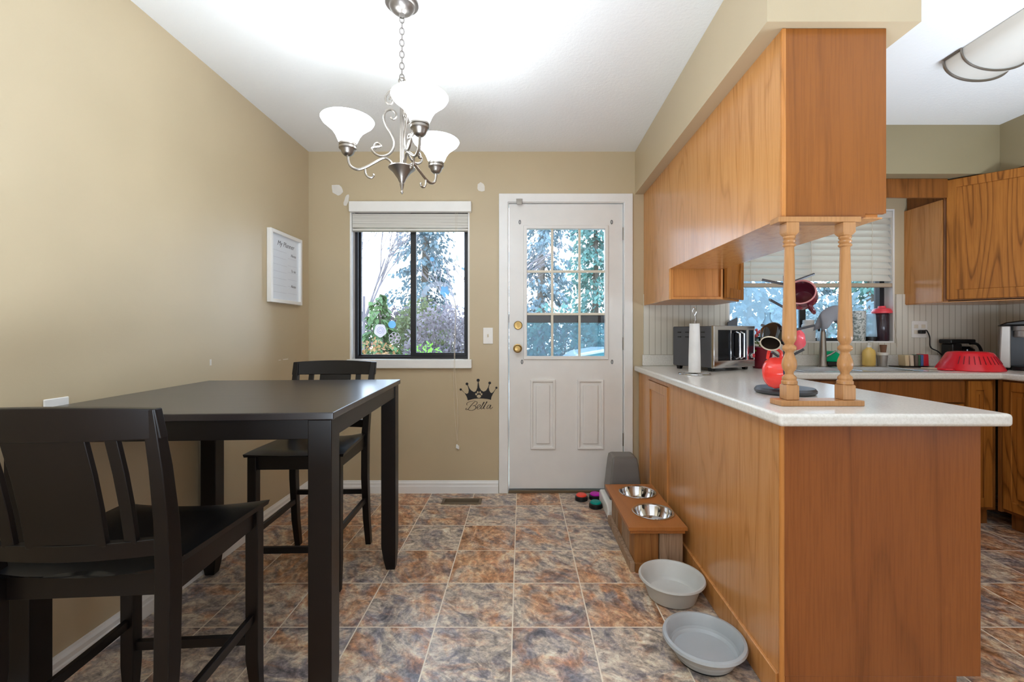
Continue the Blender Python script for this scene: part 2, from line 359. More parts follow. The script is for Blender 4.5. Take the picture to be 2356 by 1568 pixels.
# ------------------------------------------------------------------ the setting
ZC = 2.44; XL = -1.524; XR = 3.41; YR = -2.3
struct('floor', MB().box(XL-.1, XR+.1, YR-.1, D+.12, -.08, 0), M['tile'], origin=(0, 0, 0))
struct('ceiling', MB().box(XL-.1, XR+.1, YR-.1, D+.15, ZC, ZC+.1), M['ceiling'])
struct('wall_left', MB().box(XL-.1, XL, YR, D+.15, 0, ZC), M['wall'])
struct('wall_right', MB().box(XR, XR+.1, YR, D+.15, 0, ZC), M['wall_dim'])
struct('wall_rear', MB().box(XL, XR, YR-.1, YR, 0, ZC), M['wall'])
W1 = (-1.229, -.372, .942, 2.055); DR = (X(1168, D), X(1437, D), 0, 2.082); W2 = (1.478, 2.67, 1.073, 2.03)
wb = struct('wall_back', MB().grid([XL, W1[0], W1[1], DR[0], DR[1], W2[0], W2[1], XR], [0, W1[2], W2[2], W2[3], W1[3], DR[3], ZC],
    lambda i, j: not ((i == 1 and 1 <= j <= 3) or (i == 3 and j <= 4) or (i == 5 and j == 2)), D, D+.15, 'xz'), M['wall'])
# bare spackle patches, part of the wall
rnd = random.Random(3)
def blob(u, v, ru, rv, rot=0, n=14):
    pts = []
    for i in range(n):
        a = 2*math.pi*i/n; k = 1+rnd.uniform(-.14, .14); x, y = ru*math.cos(a)*k, rv*math.sin(a)*k
        pts.append((X(u, D)+(x*math.cos(rot)-y*math.sin(rot))*D/F, Z(v, D)+(x*math.sin(rot)+y*math.cos(rot))*D/F))
    return pts
for args in ((776, 436, 15, 11, -.7), (797, 461, 5, 14, -.3), (1107, 431, 8, 11, .3)):
    obj('paint_patch', MB().prism(blob(*args), D-.0015, D+.004, 'y'), M['spackle'], wb)
for y, z, ly, lz in ((2.86, Z(826, 2.86), .03, .006), (2.79, Z(828, 2.79), .012, .004), (2.17, 1.0, .006, .03)):
    obj('scuff_mark', MB().box(XL-.002, XL+.001, y-ly, y+ly, z-lz/2, z+lz/2), M['spackle'], bpy.data.objects['wall_left'])
# soffits
struct('trim_1', MB().hexa([(.782, 1.41, 2.135), (1.273, 1.41, 2.135), (1.273, D, 2.135), (.812, D, 2.135), (.782, 1.41, ZC), (1.273, 1.41, ZC), (1.273, D, ZC), (.812, D, ZC)]), M['wall'], smooth=False)
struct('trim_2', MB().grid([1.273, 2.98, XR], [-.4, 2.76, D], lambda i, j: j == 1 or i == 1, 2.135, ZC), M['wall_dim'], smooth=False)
def baseboard(name, fn, a, b):
    prof = [(0, 0), (.014, 0), (.014, .05), (.011, .056), (.011, .072), (.006, .082), (.004, .09), (0, .09)]
    mb = MB(); n = len(prof); vs = [fn(a, p) for p in prof]+[fn(b, p) for p in prof]
    mb.add(vs, [tuple(range(n)), tuple(range(n, 2*n))[::-1]]+[(i, n+i, n+(i+1) % n, (i+1) % n) for i in range(n)])
    struct(name, mb, M['trim'], smooth=False)
baseboard('baseboard_left', lambda t, p: (XL+p[0], t, p[1]), YR, D-.015)
baseboard('baseboard_back', lambda t, p: (t, D-p[0], p[1]), XL, X(1147, D))
# beadboard backsplash
struct('trim_3', MB().grid([.872, W2[0]-.002, W2[1]+.002, XR], [.99, W2[2], 1.42], lambda i, j: j == 0 or i != 1, D-.008, D, 'xz'), M['bead'], smooth=False, origin=(0, 0, 0))
struct('trim_4', MB().box(XR-.008, XR, 1.0, D-.01, .99, 1.42), M['bead'], smooth=False, origin=(0, 0, 0))

# dining window
w = struct('window_1', loc=((W1[0]+W1[1])/2, D, W1[2]))
def jamb(w, W, y0, y1, mat, t=.012):
    x0, x1, z0, z1 = W
    obj('jamb', MB().grid([x0, x0+t, x1-t, x1], [z0, z0+t, z1-t, z1], lambda i, j: i != 1 or j != 1, y0, y1, 'xz'), M['trim'], w, bevel=.0015)
jamb(w, W1, D-.002, D+.1, M['trim'])
gy = D+.085
x0, x1, z0, z1 = W1[0]+.012, W1[1]-.012, W1[2]+.012, W1[3]-.012
xm = X(952, gy)
obj('frame', MB().grid([x0, x0+.022, x1-.022, x1], [z0, z0+.02, z1-.022, z1], lambda i, j: i != 1 or j != 1, gy-.02, gy+.04, 'xz'), M['blackframe'], w, bevel=.002)
s1 = obj('sash', MB().grid([x0+.022, x0+.034, xm-.008, xm+.014], [z0+.02, z0+.03, z1-.034, z1-.022], lambda i, j: i != 1 or j != 1, gy+.012, gy+.034, 'xz'), M['blackframe'], w, bevel=.002)
s2 = obj('sash', MB().grid([xm-.02, xm+.02, x1-.036, x1-.022], [z0+.02, z0+.045, z1-.036, z1-.022], lambda i, j: i != 1 or j != 1, gy-.016, gy+.008, 'xz'), M['blackframe'], w, bevel=.002)
obj('pane', MB().box(x0+.034, xm-.008, gy+.022, gy+.026, z0+.03, z1-.034), M['glass'], s1, smooth=False)
obj('pane', MB().box(xm+.02, x1-.036, gy-.006, gy-.002, z0+.045, z1-.036), M['glass'], s2, smooth=False)
obj('sill', MB().box(W1[0]-.012, X(1086, D), D-.035, D+.08, Z(847, D-.03), W1[2]+.013), M['trim'], w, bevel=.005)
# dining blind: cornice, stacked slats, cords
b = thing('window_blind', 'white slat blind raised to the top of the dining window, pull cord hanging down', 'blind', (X(943, D), D-.03, Z(487, D)))
obj('valance', MB().box(X(802, D-.045), X(1084, D-.045), D-.045, D-.002, Z(486, D-.045), Z(462, D-.045)), M['white'], b, bevel=.004)
mb = MB(); zt = Z(489, D); xa, xb = W1[0]+.016, W1[1]-.014
for k in range(11):
    z = zt-.012-k*.0092; t = rnd.uniform(-.002, .002)
    mb.hexa([(xa, D+.006, z-.0016+t), (xb, D+.006, z-.0016-t), (xb, D+.052, z+.001), (xa, D+.052, z+.001), (xa, D+.006, z+.0064+t), (xb, D+.006, z+.0064-t), (xb, D+.052, z+.009), (xa, D+.052, z+.009)])
obj('slats', mb, M['blind'], b, smooth=False)
obj('bottom_rail', MB().box(xa, xb, D+.004, D+.054, zt-.128, zt-.112), M['blind'], b, bevel=.003)
xc = X(1049, D-.02)
obj('cord', MB().tube(crom([(xc+.006, D-.004, Z(487, D)), (xc+.003, D-.037, Z(700, D)), (xc-.004, D-.038, Z(845, D)), (xc+.012, D-.02, Z(930, D)), (xc+.01, D-.012, Z(1012, D))]), .0012, 5), M['cord'], b)
obj('cord', MB().tube(crom([(xc-.006, D-.004, Z(487, D)), (xc-.002, D-.037, Z(700, D)), (xc-.012, D-.038, Z(850, D)), (xc-.01, D-.02, Z(940, D)), (xc+.006, D-.012, Z(1012, D))]), .0012, 5), M['cord'], b)
for dx, dz in ((.006, .004), (.016, -.004)):
    obj('tassel', MB().lathe([(.003, .026), (.006, .022), (.008, 0), (.006, -.002)], 12, Matrix.Translation((xc+dx, D-.013, Z(1030, D)+dz))), M['white'], b)

# kitchen window
w = struct('window_2', loc=((W2[0]+W2[1])/2, D, W2[2]))
jamb(w, W2, D-.001, D+.1, M['trim'])
gy2 = D+.09; a0, a1 = W2[0]+.012, W2[1]-.012; c0, c1 = W2[2]+.012, W2[3]-.012; km = X(1845, gy2)
obj('frame', MB().grid([a0, a0+.03, a1-.034, a1], [c0, c0+.022, c1-.03, c1], lambda i, j: i != 1 or j != 1, gy2-.015, gy2+.04, 'xz'), M['blackframe'], w, bevel=.002)
s1 = obj('sash', MB().grid([a0+.03, a0+.036, km-.022, km+.022], [c0+.022, c0+.03, c1-.04, c1-.03], lambda i, j: i != 1 or j != 1, gy2-.01, gy2+.012, 'xz'), M['blackframe'], w, bevel=.002)
obj('pane', MB().box(a0+.036, km-.022, gy2, gy2+.004, c0+.03, c1-.04), M['screen'], s1, smooth=False)
obj('pane', MB().box(km+.022, a1-.034, gy2+.02, gy2+.024, c0+.022, c1-.03), M['glass'], w, smooth=False)
b = thing('window_blind', 'white slat blind half lowered in the window over the kitchen sink', 'blind', ((W2[0]+W2[1])/2, D+.03, 1.5))
obj('headrail', MB().box(a0+.003, a1-.003, D+.0, D+.05, c1-.05, c1-.002), M['blind'], b, bevel=.003)
mb = MB(); ztop = c1-.07; zb = 1.50; n = 10
for k in range(n):
    z = ztop-(ztop-zb-.04)*k/(n-1); mb.hexa([(a0+.004, D+.008, z-.026), (a1-.004, D+.008, z-.026), (a1-.004, D+.042, z+.026), (a0+.004, D+.042, z+.026), (a0+.004, D+.005, z-.025), (a1-.004, D+.005, z-.025), (a1-.004, D+.039, z+.027), (a0+.004, D+.039, z+.027)])
obj('slats', mb, M['blind'], b, smooth=False)
for k, xk in enumerate((a0+.15, (a0+a1)/2, a1-.15)):
    obj('ladder_cord', MB().tube([(xk, D-.002, c1-.04), (xk, D-.002, zb)], .002, 5), M['cord'], b)
obj('bottom_rail', MB().box(a0+.004, a1-.004, D, D+.05, zb-.028, zb), M['blind_tan'], b, bevel=.003)
for dx in (0, .012):
    obj('pull_cord', MB().tube(crom([(a1-.02+dx*.6, D-.005, c1-.05), (a1-.012+dx*.6, D-.02, 1.3), (a1+.0+dx, D-.026, 1.04)]), .0013, 5), M['cord'], b)

# back door
d = struct('door_1', loc=((DR[0]+DR[1])/2, D, 0))
c0x, c1x, cz = X(1148, D), X(1455, D), Z(446, D)
obj('casing', MB().grid([c0x, DR[0]+.003, DR[1]-.003, c1x], [.0, DR[3]-.005, cz], lambda i, j: i != 1 or j == 1, D-.016, D-.0005, 'xz'), M['trim'], d, bevel=.004)
obj('jamb', MB().grid([DR[0]+.001, DR[0]+.006, DR[1]-.006, DR[1]-.001], [.0, DR[3]-.008, DR[3]-.001], lambda i, j: i != 1 or j == 1, D, D+.13, 'xz'), M['trim'], d)
obj('threshold', MB().box(DR[0]+.006, DR[1]-.006, D-.01, D+.12, .0, .02), M['vent'], d, bevel=.002)
sy = D+.012
sx0, sx1, sz0, sz1 = DR[0]+.010, DR[1]-.010, .026, DR[3]-.012
yg = sy+.02
g0, g1, gz0, gz1 = X(1212, sy), X(1392, sy), Z(819, sy), Z(526, sy)
slab = obj('door_slab', MB().grid([sx0, g0, g1, sx1], [sz0, gz0, gz1, sz1], lambda i, j: i != 1 or j != 1, sy, sy+.042, 'xz'), M['door'], d, bevel=.002)
def ring(x0, x1, z0, z1, t, y0, y1): return MB().grid([x0, x0+t, x1-t, x1], [z0, z0+t, z1-t, z1], lambda i, j: i != 1 or j != 1, y0, y1, 'xz')
obj('lite_frame', ring(g0-.024, g1+.024, gz0-.024, gz1+.024, .026, sy-.012, sy+.012), M['door'], d, bevel=.005)
mb = MB()
mw = .009
vx = [X(1270.5, sy), X(1333.5, sy)]; hz = [Z(624, sy), Z(722, sy)]
for x in vx: mb.box(x-mw, x+mw, sy+.002, sy+.018, gz0, gz1)
obj('muntin', mb, M['cream'], d, bevel=.003)
mb = MB()
for z in hz: mb.box(g0, g1, sy+.001, sy+.017, z-mw, z+mw)
obj('muntin', mb, M['cream'], d, bevel=.003)
obj('pane', MB().box(g0-.004, g1+.004, yg+.006, yg+.01, gz0-.004, gz1+.004), M['glass'], d, smooth=False)
obj('screen_bar', MB().box(DR[0]+.006, DR[1]-.006, D+.09, D+.115, Z(742, D+.1), Z(722, D+.1)), M['blackframe'], d, bevel=.003)
obj('screen', MB().box(DR[0]+.01, DR[1]-.01, D+.1, D+.102,   .3, Z(742, D+.1)), M['storm'], d, smooth=False)
for a, bb in ((1220, 1278), (1328, 1389)):
    xa, xb, za, zb = X(a, sy), X(bb, sy), Z(1033, sy), Z(872, sy)
    p = obj('raised_panel', ring(xa, xb, za, zb, .02, sy-.012, sy+.01), M['door'], d, bevel=.006, seg=3)
    obj('panel_field', MB().box(xa+.04, xb-.04, sy-.011, sy+.01, za+.04, zb-.04), M['door'], p, bevel=.0075, seg=3)
Ry = Matrix.Rotation(R(90), 4, 'X')   # lathe axis +Z -> -Y
def faceY(p): return Matrix.Translation(p) @ Ry
kp = at(1191, 801, sy)
kn = obj('door_knob', MB().lathe([(.032, 0), (.032, .005), (.014, .009), (.012, .028), (.02, .034), (.028, .045), (.028, .056), (.02, .066), (.001, .068)], 24, faceY(kp)), M['brass'], d)
kp = at(1192, 748, sy)
db = obj('deadbolt', MB().lathe([(.031, 0), (.031, .006), (.026, .012), (.001, .013)], 24, faceY(kp)), M['brass'], d)
obj('thumb_turn', MB().box(kp.x-.005, kp.x+.005, sy-.03, sy-.012, kp.z-.016, kp.z+.016), M['brass'], db, bevel=.002)
for v in (538, 790, 1010):
    z = Z(v, sy); obj('hinge', MB().cyl((sx1+.003, sy-.006, z-.045), (sx1+.003, sy-.006, z+.045), .006, n=10), M['nickel_dark'], d)
for u, v in ((1196, 511), (1407, 511), (1201, 832), (1408, 832)):
    p = at(u, v, sy); obj('clip', MB().tube([(p.x+.006*math.cos(t), sy-.004, p.z+.014*math.sin(t)) for t in [2*math.pi*i/12 for i in range(12)]], .0022, 6, True), M['darkgrey'], d)
p = at(1195, 467, sy)
obj('latch_catch', MB().box(p.x-.022, p.x+.022, D-.022, D-.014, p.z-.01, p.z+.022).box(p.x-.018, p.x+.018, D-.028, D-.02, p.z-.02, p.z+.004), M['nickel'], d, bevel=.002)

# ------------------------------------------------------------------ things on the walls
Y = D-.001
def plate(name, label, cx, cz, toggle=True):
    t = thing(name, label, 'switch', (cx, Y, cz))
    obj('cover_plate', MB().box(cx-.035, cx+.035, Y-.006, Y, cz-.058, cz+.058), M['white'], t, bevel=.003)
    obj('toggle', MB().prism([(Y-.005, cz-.012), (Y-.018, cz+.006), (Y-.018, cz+.012), (Y-.005, cz+.012)], cx-.005, cx+.005, 'x'), M['cream'], t, bevel=.001)
plate('light_switch', 'white toggle light switch on the tan wall beside the white door', X(1123, D), Z(772, D))
# outlet cover on the left wall above the table edge
t = thing('wall_outlet', 'white outlet cover on the left wall just above the table top', 'outlet', (XL, 1.447, .872))
obj('cover_plate', MB().box(XL+.0005, XL+.007, 1.408, 1.486, .815, .932), M['white'], t, bevel=.003)
for dz in (-.02, .02): obj('socket', MB().box(XL+.006, XL+.009, 1.43, 1.464, .872+dz-.014, .872+dz+.014), M['cream'], t, bevel=.003)
# double outlet on the backsplash
cx, cz = X(2112, D), Z(757, D); yb = D-.0085
t = thing('wall_outlet', 'grey white double outlet on the beadboard with a black plug in it', 'outlet', (cx, yb, cz))
obj('cover_plate', MB().box(cx-.056, cx+.056, yb-.006, yb, cz-.06, cz+.06), M['white'], t, bevel=.003)
for dx in (-.026, .026):
    for dz in (-.02, .02): obj('socket', MB().box(cx+dx-.014, cx+dx+.014, yb-.008, yb-.005, cz+dz-.013, cz+dz+.013), M['cream'], t, bevel=.002)
pl = at(2118, 763, D-.02)
t = thing('power_cord', 'black cord with plug running from backsplash outlet down behind the red colander', 'cord', pl)
obj('plug', MB().box(pl.x-.02, pl.x+.018, D-.045, D-.018, pl.z-.013, pl.z+.013), M['black'], t, bevel=.005)
obj('cord', MB().tube(crom([(pl.x+.015, D-.03, pl.z+.002), at(2132, 760, D-.035), at(2139, 775, D-.04), at(2141, 798, D-.04), at(2158, 808, D-.05), at(2168, 818, D-.05)]), .0042, 8), M['black'], t)
# crown decal
cr = thing('wall_decal', 'black crown sticker with paw print and cursive name on the wall', 'decal', (X(1100, D), Y, Z(925, D)))
S = 7.84
def dp(x, y): return (X(1040+x/S, D), Z(850+y/S, D))
def dl(*pts): return [dp(*p) for p in pts]
mb = MB()
poly = dl((285, 550), (268, 490), (235, 430), (170, 365), (176, 360), (228, 418), (268, 436), (294, 418), (302, 370), (292, 320), (270, 262), (278, 260), (318, 340), (352, 378), (398, 402), (432, 385), (456, 330), (468, 210), (476, 210), (496, 320), (526, 372), (570, 395), (615, 375), (648, 322), (674, 245), (682, 248), (664, 320), (672, 372), (692, 410), (720, 422), (758, 385), (793, 330), (799, 334), (735, 440), (712, 490), (702, 542), (640, 527), (560, 519), (480, 516), (400, 523), (335, 538))
mb.prism(poly, Y-.001, Y, 'y')
for x, y, r in ((157, 356, 20), (270, 255, 25), (472, 190, 28), (680, 238, 25), (801, 325, 20)): mb.prism(dl(*ellipse(x, y, r, r, 16)), Y-.001, Y, 'y')
obj('crown', mb, M['decal'], cr, smooth=False)
mb = MB()
for x, y, a, bb in ((486, 478, 38, 30), (436, 440, 16, 20), (466, 408, 15, 22), (508, 408, 15, 22), (534, 440, 15, 20)): mb.prism(dl(*ellipse(x, y, a, bb, 14)), Y-.0016, Y-.0008, 'y')
obj('paw_print', mb, M['wall'], cr, smooth=False)
strokes = [([(420, 572), (385, 600), (340, 650), (300, 700), (268, 722), (250, 712), (262, 690)], 7),
           ([(272, 640), (265, 612), (290, 588), (350, 568), (410, 562), (450, 580), (448, 612), (415, 640), (370, 650)], 6),
           ([(370, 650), (418, 652), (432, 680), (412, 712), (360, 734), (315, 730), (285, 712)], 7.5),
           ([(448, 684), (490, 668), (512, 645), (500, 628), (472, 640), (452, 678), (458, 706), (485, 708), (512, 690)], 6),
           ([(512, 690), (548, 640), (580, 590), (572, 585), (545, 640), (522, 690), (530, 708), (552, 700)], 6.5),
           ([(552, 700), (590, 640), (632, 582), (625, 580), (596, 640), (572, 690), (580, 706), (600, 700)], 6.5),
           ([(692, 640), (665, 634), (640, 660), (628, 692), (642, 704), (670, 682), (704, 632), (690, 670), (684, 700), (704, 704), (734, 672)], 6.5)]
mb = MB()
for pts, wd in strokes:
    q = [Vector((dp(*p)[0], 0, dp(*p)[1])) for p in [tuple(v[:2]) for v in crom([(a, bb, 0) for a, bb in pts], 6)]]
    n = len(q); L, Rr = [], []
    for i in range(n):
        tt = (q[min(i+1, n-1)]-q[max(i-1, 0)]).normalized(); nn = Vector((-tt.z, 0, tt.x)); hw = wd/S*D/F*(.45+.6*abs(tt.z))*.75
        L.append(q[i]+nn*hw); Rr.append(q[i]-nn*hw)
    vs = [(p.x, Y-.0012, p.z) for p in L+Rr]; mb.add(vs, [(i, i+1, n+i+1, n+i) for i in range(n-1)])
obj('lettering', mb, M['decal'], cr, smooth=None)
# planner board on the left wall
pb = thing('planner_board', 'white framed dry erase planner hung on the left wall near the corner', 'whiteboard', (XL, 2.83, 1.55))
y0, y1, z0, z1 = 2.645, 3.02, 1.33, 1.775
obj('frame', MB().grid([y0, y0+.022, y1-.022, y1], [z0, z0+.022, z1-.022, z1], lambda i, j: i != 1 or j != 1, XL+.001, XL+.03, 'yz'), M['white'], pb, bevel=.003)
bd = obj('board', MB().box(XL+.002, XL+.014, y0+.02, y1-.02, z0+.02, z1-.02), M['board'], pb, smooth=False)
TX = Matrix(((0, 0, 1, 0), (1, 0, 0, 0), (0, 1, 0, 0), (0, 0, 0, 1)))
def onboard(body, size, y, z, mat, sh=.3): obj('lettering', text_mb(body, size, Matrix.Translation((XL+.0145, y, z)) @ TX, sh), mat, bd, smooth=None)
onboard('My Planner', .044, (y0+y1)/2+.005, z1-.085, M['ink'])
onboard('Notes', .026, y1-.09, z1-.135, M['ink']); onboard('To do', .024, y1-.09, z1-.235, M['ink']); onboard('Notes', .024, y1-.09, z1-.335, M['ink'])
mb = MB()
for k in range(7): z = z1-.12-k*.043; mb.box(XL+.014, XL+.0146, y0+.05, y0+.2, z-.0008, z+.0008)
for k in range(6): z = z1-.15-k*.045; mb.box(XL+.014, XL+.0146, y0+.22, y1-.04, z-.0008, z+.0008)
obj('ruled_lines', mb, M['ink_pale'], bd, smooth=False)
# stickers on the dining window (right on the glass)
yl, yr_ = gy+.021, gy-.007
def sticker(name, label, u, v, ru, rv, y, mat, n=18, wob=0.):
    pts = [(X(u+ru*math.cos(a)*(1+wob*math.sin(5*a)), y), Z(v+rv*math.sin(a)*(1+wob*math.sin(5*a)), y)) for a in [2*math.pi*i/n for i in range(n)]]
    return tag(obj(name, MB().prism(pts, y-.0008, y, 'y'), mat, smooth=False), label, 'sticker')
o = sticker('window_sticker', 'pale pink round flower sticker low on the left window pane', 875, 760, 14, 15, yl, M['sticker_white'], 40, .06)
obj('swirl', MB().tube([(X(875+ (2+i*.28)*math.cos(i*.5), yl), yl-.0015, Z(760+(2+i*.28)*math.sin(i*.5), yl)) for i in range(28)], .0012, 5), M['sticker_lilac'], o)
o = thing('window_sticker', 'white rosette sticker with dark lace pattern, lowest on the left pane', 'sticker', at(908, 777, yl))
mb = MB()
for i in range(7):
    a = 2*math.pi*i/7; cu, cv = 908+8.5*math.cos(a), 777+8.5*math.sin(a)
    mb.tube([(X(cu+5*math.cos(t), yl), yl-.001, Z(cv+5*math.sin(t), yl)) for t in [2*math.pi*k/10 for k in range(10)]], .0026, 5, True)
mb.tube([(X(908+4*math.cos(t), yl), yl-.001, Z(777+4*math.sin(t), yl)) for t in [2*math.pi*k/10 for k in range(10)]], .003, 5, True)
obj('lace', mb, M['sticker_white'], o); 
sticker('window_sticker', 'small pale blue round sticker above the rosette on the left pane', 902, 746, 9, 9, yl, M['sticker_blue'])
sticker('window_sticker', 'sky blue splash sticker in the middle of the right pane', 1023, 670, 10, 12, yr_, M['sticker_blue'], 40, .18)
sticker('window_sticker', 'small blue dot sticker high on the right pane', 994, 596, 5, 5, yr_, M['sticker_blue'])
o = thing('window_sticker', 'faint white rainbow arch sticker across the right pane', 'sticker', at(1008, 680, yr_))
q = []
for i in range(25):
    a = math.pi*(.98-i/24*1.02); q.append((X(1008+40*math.cos(a), yr_), Z(685-38*math.sin(a), yr_)))
qi = [(X(1008+29*math.cos(math.pi*(.98-i/24*1.02)), yr_), Z(685-27*math.sin(math.pi*(.98-i/24*1.02)), yr_)) for i in range(25)]
obj('arch', MB().add([(p[0], yr_-.0005, p[1]) for p in q+qi], [(i, i+1, 26+i, 25+i) for i in range(24)]), M['sticker_faint'], o, smooth=None)
o = thing('window_sticker', 'faint white loopy scribble on the left window pane', 'sticker', at(868, 700, yl))
obj('loop', MB().tube([(X(866+8*math.sin(2*t), yl), yl-.0015, Z(692+11*math.cos(t), yl)) for t in [2*math.pi*k/30 for k in range(30)]], .0014, 5, True), M['sticker_white'], o)
obj('scribble', MB().tube([(X(845+i*1.7, yl), yl-.0015, Z(724+4*math.sin(i*1.1)+2*math.sin(i*.37), yl)) for i in range(36)], .0013, 5), M['sticker_white'], o)

# floor vent
x0, x1, ya, yb_ = -.54, -.27, 2.955, 3.055
v = thing('floor_vent', 'bronze slotted heating vent set in the floor below the window', 'vent', ((x0+x1)/2, (ya+yb_)/2, 0))
obj('frame', MB().grid([x0, x0+.02, x1-.02, x1], [ya, ya+.018, yb_-.018, yb_], lambda i, j: i != 1 or j != 1, .0, .006), M['vent'], v, bevel=.002)
mb = MB()
for k in range(9): yy = ya+.021+k*.0072; mb.box(x0+.022, x1-.022, yy, yy+.003, .001, .004)
obj('louver', mb, M['vent'], v, smooth=False)
obj('duct_shade', MB().box(x0+.02, x1-.02, ya+.018, yb_-.018, .0003, .0012), M['ventdark'], v, smooth=False)  # flat dark sheet painted as the shade inside the vent slots

# ------------------------------------------------------------------ chandelier
cx, cy = -.47, 1.74
ch = thing('chandelier', 'brushed nickel chandelier with three lit frosted bell shades over the table', 'chandelier', (cx, cy, 1.69))
T = Matrix.Translation
obj('canopy', MB().lathe([(.064, ZC-.0005), (.064, ZC-.008), (.058, ZC-.014), (.05, ZC-.016), (.046, ZC-.026), (.03, ZC-.04), (.012, ZC-.046), (.009, ZC-.058), (.001, ZC-.06)], 40, T((cx, cy, 0))), M['nickel_mid'], ch)
mb = MB(); zt, zb = ZC-.055, 2.135; n = 11; pl_ = (zt-zb)/n
for k in range(n):
    z = zt-pl_*(k+.5); a = R(90)*(k % 2)+.3; hl = pl_*.62
    pts = [(cx+.0085*math.cos(t)*math.cos(a), cy+.0085*math.cos(t)*math.sin(a), z+hl*math.sin(t)) for t in [2*math.pi*i/16 for i in range(16)]]
    mb.tube(pts, .0021, 6, True)
obj('chain', mb, M['nickel_mid'], ch)
mb = MB().lathe([(.003, 1.69), (.0055, 1.697), (.003, 1.703), (.005, 1.71), (.009, 1.727), (.008, 1.732), (.012, 1.738), (.016, 1.748), (.026, 1.762), (.036, 1.776), (.048, 1.786), (.052, 1.79), (.05, 1.795), (.012, 1.798), (.008, 1.805), (.0075, 2.08), (.012, 2.085), (.016, 2.095), (.01, 2.11), (.006, 2.125), (.001, 2.128)], 32, T((cx, cy, 0)))
mb.tube([(cx+.012*math.cos(t), cy, 2.134+.012*math.sin(t)) for t in [2*math.pi*i/16 for i in range(16)]], .0028, 6, True)
obj('column', mb, M['nickel_dark'], ch)
def ray(a): return lambda r, z: (cx+r*math.cos(a), cy+r*math.sin(a), z)
for a in (R(182), R(302), R(62)):
    q = ray(a)
    arm = obj('arm', MB().tube(crom([q(.02, 1.79), q(.034, 1.803), q(.052, 1.824), q(.072, 1.829), q(.1, 1.815), q(.14, 1.793), q(.172, 1.784), q(.198, 1.795), q(.208, 1.818), q(.21, 1.842)]), .0052, 8), M['nickel'], ch)
    obj('hook', MB().tube(crom([q(.143, 1.792), q(.142, 1.77), q(.132, 1.755), q(.118, 1.752), q(.11, 1.76), q(.112, 1.766)]), .0042, 8), M['nickel'], arm)
    sc = [q(.095+.011*math.cos(t), 1.876+.011*math.sin(t)) for t in [R(-60)+R(40)*i for i in range(7)]]
    sc += [q(.116, 1.868), q(.108, 1.85), q(.088, 1.838), q(.066, 1.838), q(.046, 1.848), q(.032, 1.87), q(.03, 1.895), q(.042, 1.925), q(.06, 1.955), q(.07, 1.985), q(.064, 2.01), q(.046, 2.02), q(.028, 2.012), q(.022, 1.995), q(.032, 1.983), q(.044, 1.99)]
    obj('scroll', MB().tube(crom(sc, 6), .0046, 8), M['nickel'], arm)
    obj('top_scroll', MB().tube(crom([q(.05, 2.06), q(.042, 2.068), q(.034, 2.06), q(.042, 2.042), q(.058, 2.046), q(.064, 2.066), q(.05, 2.09), q(.03, 2.1), q(.012, 2.095)], 6), .0036, 8), M['nickel'], arm)
    p = T(q(.21, 0))
    obj('socket', MB().lathe([(.001, 1.836), (.014, 1.838), (.022, 1.846), (.026, 1.858), (.033, 1.864), (.033, 1.872), (.030, 1.874), (.033, 1.876), (.033, 1.884), (.030, 1.888), (.001, 1.889)], 28, p), M['nickel'], arm)
    obj('lamp_shade', MB().lathe([(.031, 1.889), (.036, 1.893), (.045, 1.915), (.058, 1.935), (.078, 1.953), (.094, 1.966), (.1, 1.976), (.098, 1.978), (.091, 1.968), (.075, 1.957), (.055, 1.938), (.042, 1.917), (.031, 1.897), (.001, 1.894)], 40, p), M['shade'], arm)
    obj('bulb', MB().lathe([(.012, 1.895), (.013, 1.91), (.024, 1.93), (.026, 1.945), (.018, 1.96), (.001, 1.966)], 18, p), M['shade'], arm)

# ------------------------------------------------------------------ dining table
tb = thing('dining_table', 'square dark espresso counter height dining table against the left wall', 'table', (-1.03, 1.715, 0), R(3.4))
TM = T((-1.03, 1.715, 0)) @ Matrix.Rotation(R(3.4), 4, 'Z'); h = .457
obj('tabletop', MB().box(-h, h, -h, h, .892, .914, TM), M['tabletop'], tb, bevel=.003)
ap = MB().grid([-h+.012, -h+.034, h-.034, h-.012], [-h+.012, -h+.034, h-.034, h-.012], lambda i, j: i != 1 or j != 1, .834, .8918, Mx=TM)
obj('apron', ap, M['espresso'], tb, bevel=.002)
for sx in (-1, 1):
    for sy_ in (-1, 1):
        c_ = h-.008-.034; a = .034
        obj('leg', MB().post([(sx*(c_+.006), sy_*(c_+.006), 0, a-.013, a-.013), (sx*(c_+.003), sy_*(c_+.003), .05, a-.006, a-.006), (sx*c_, sy_*c_, .12, a, a), (sx*c_, sy_*c_, .8915, a, a)], TM), M['espresso'], tb, bevel=.003)

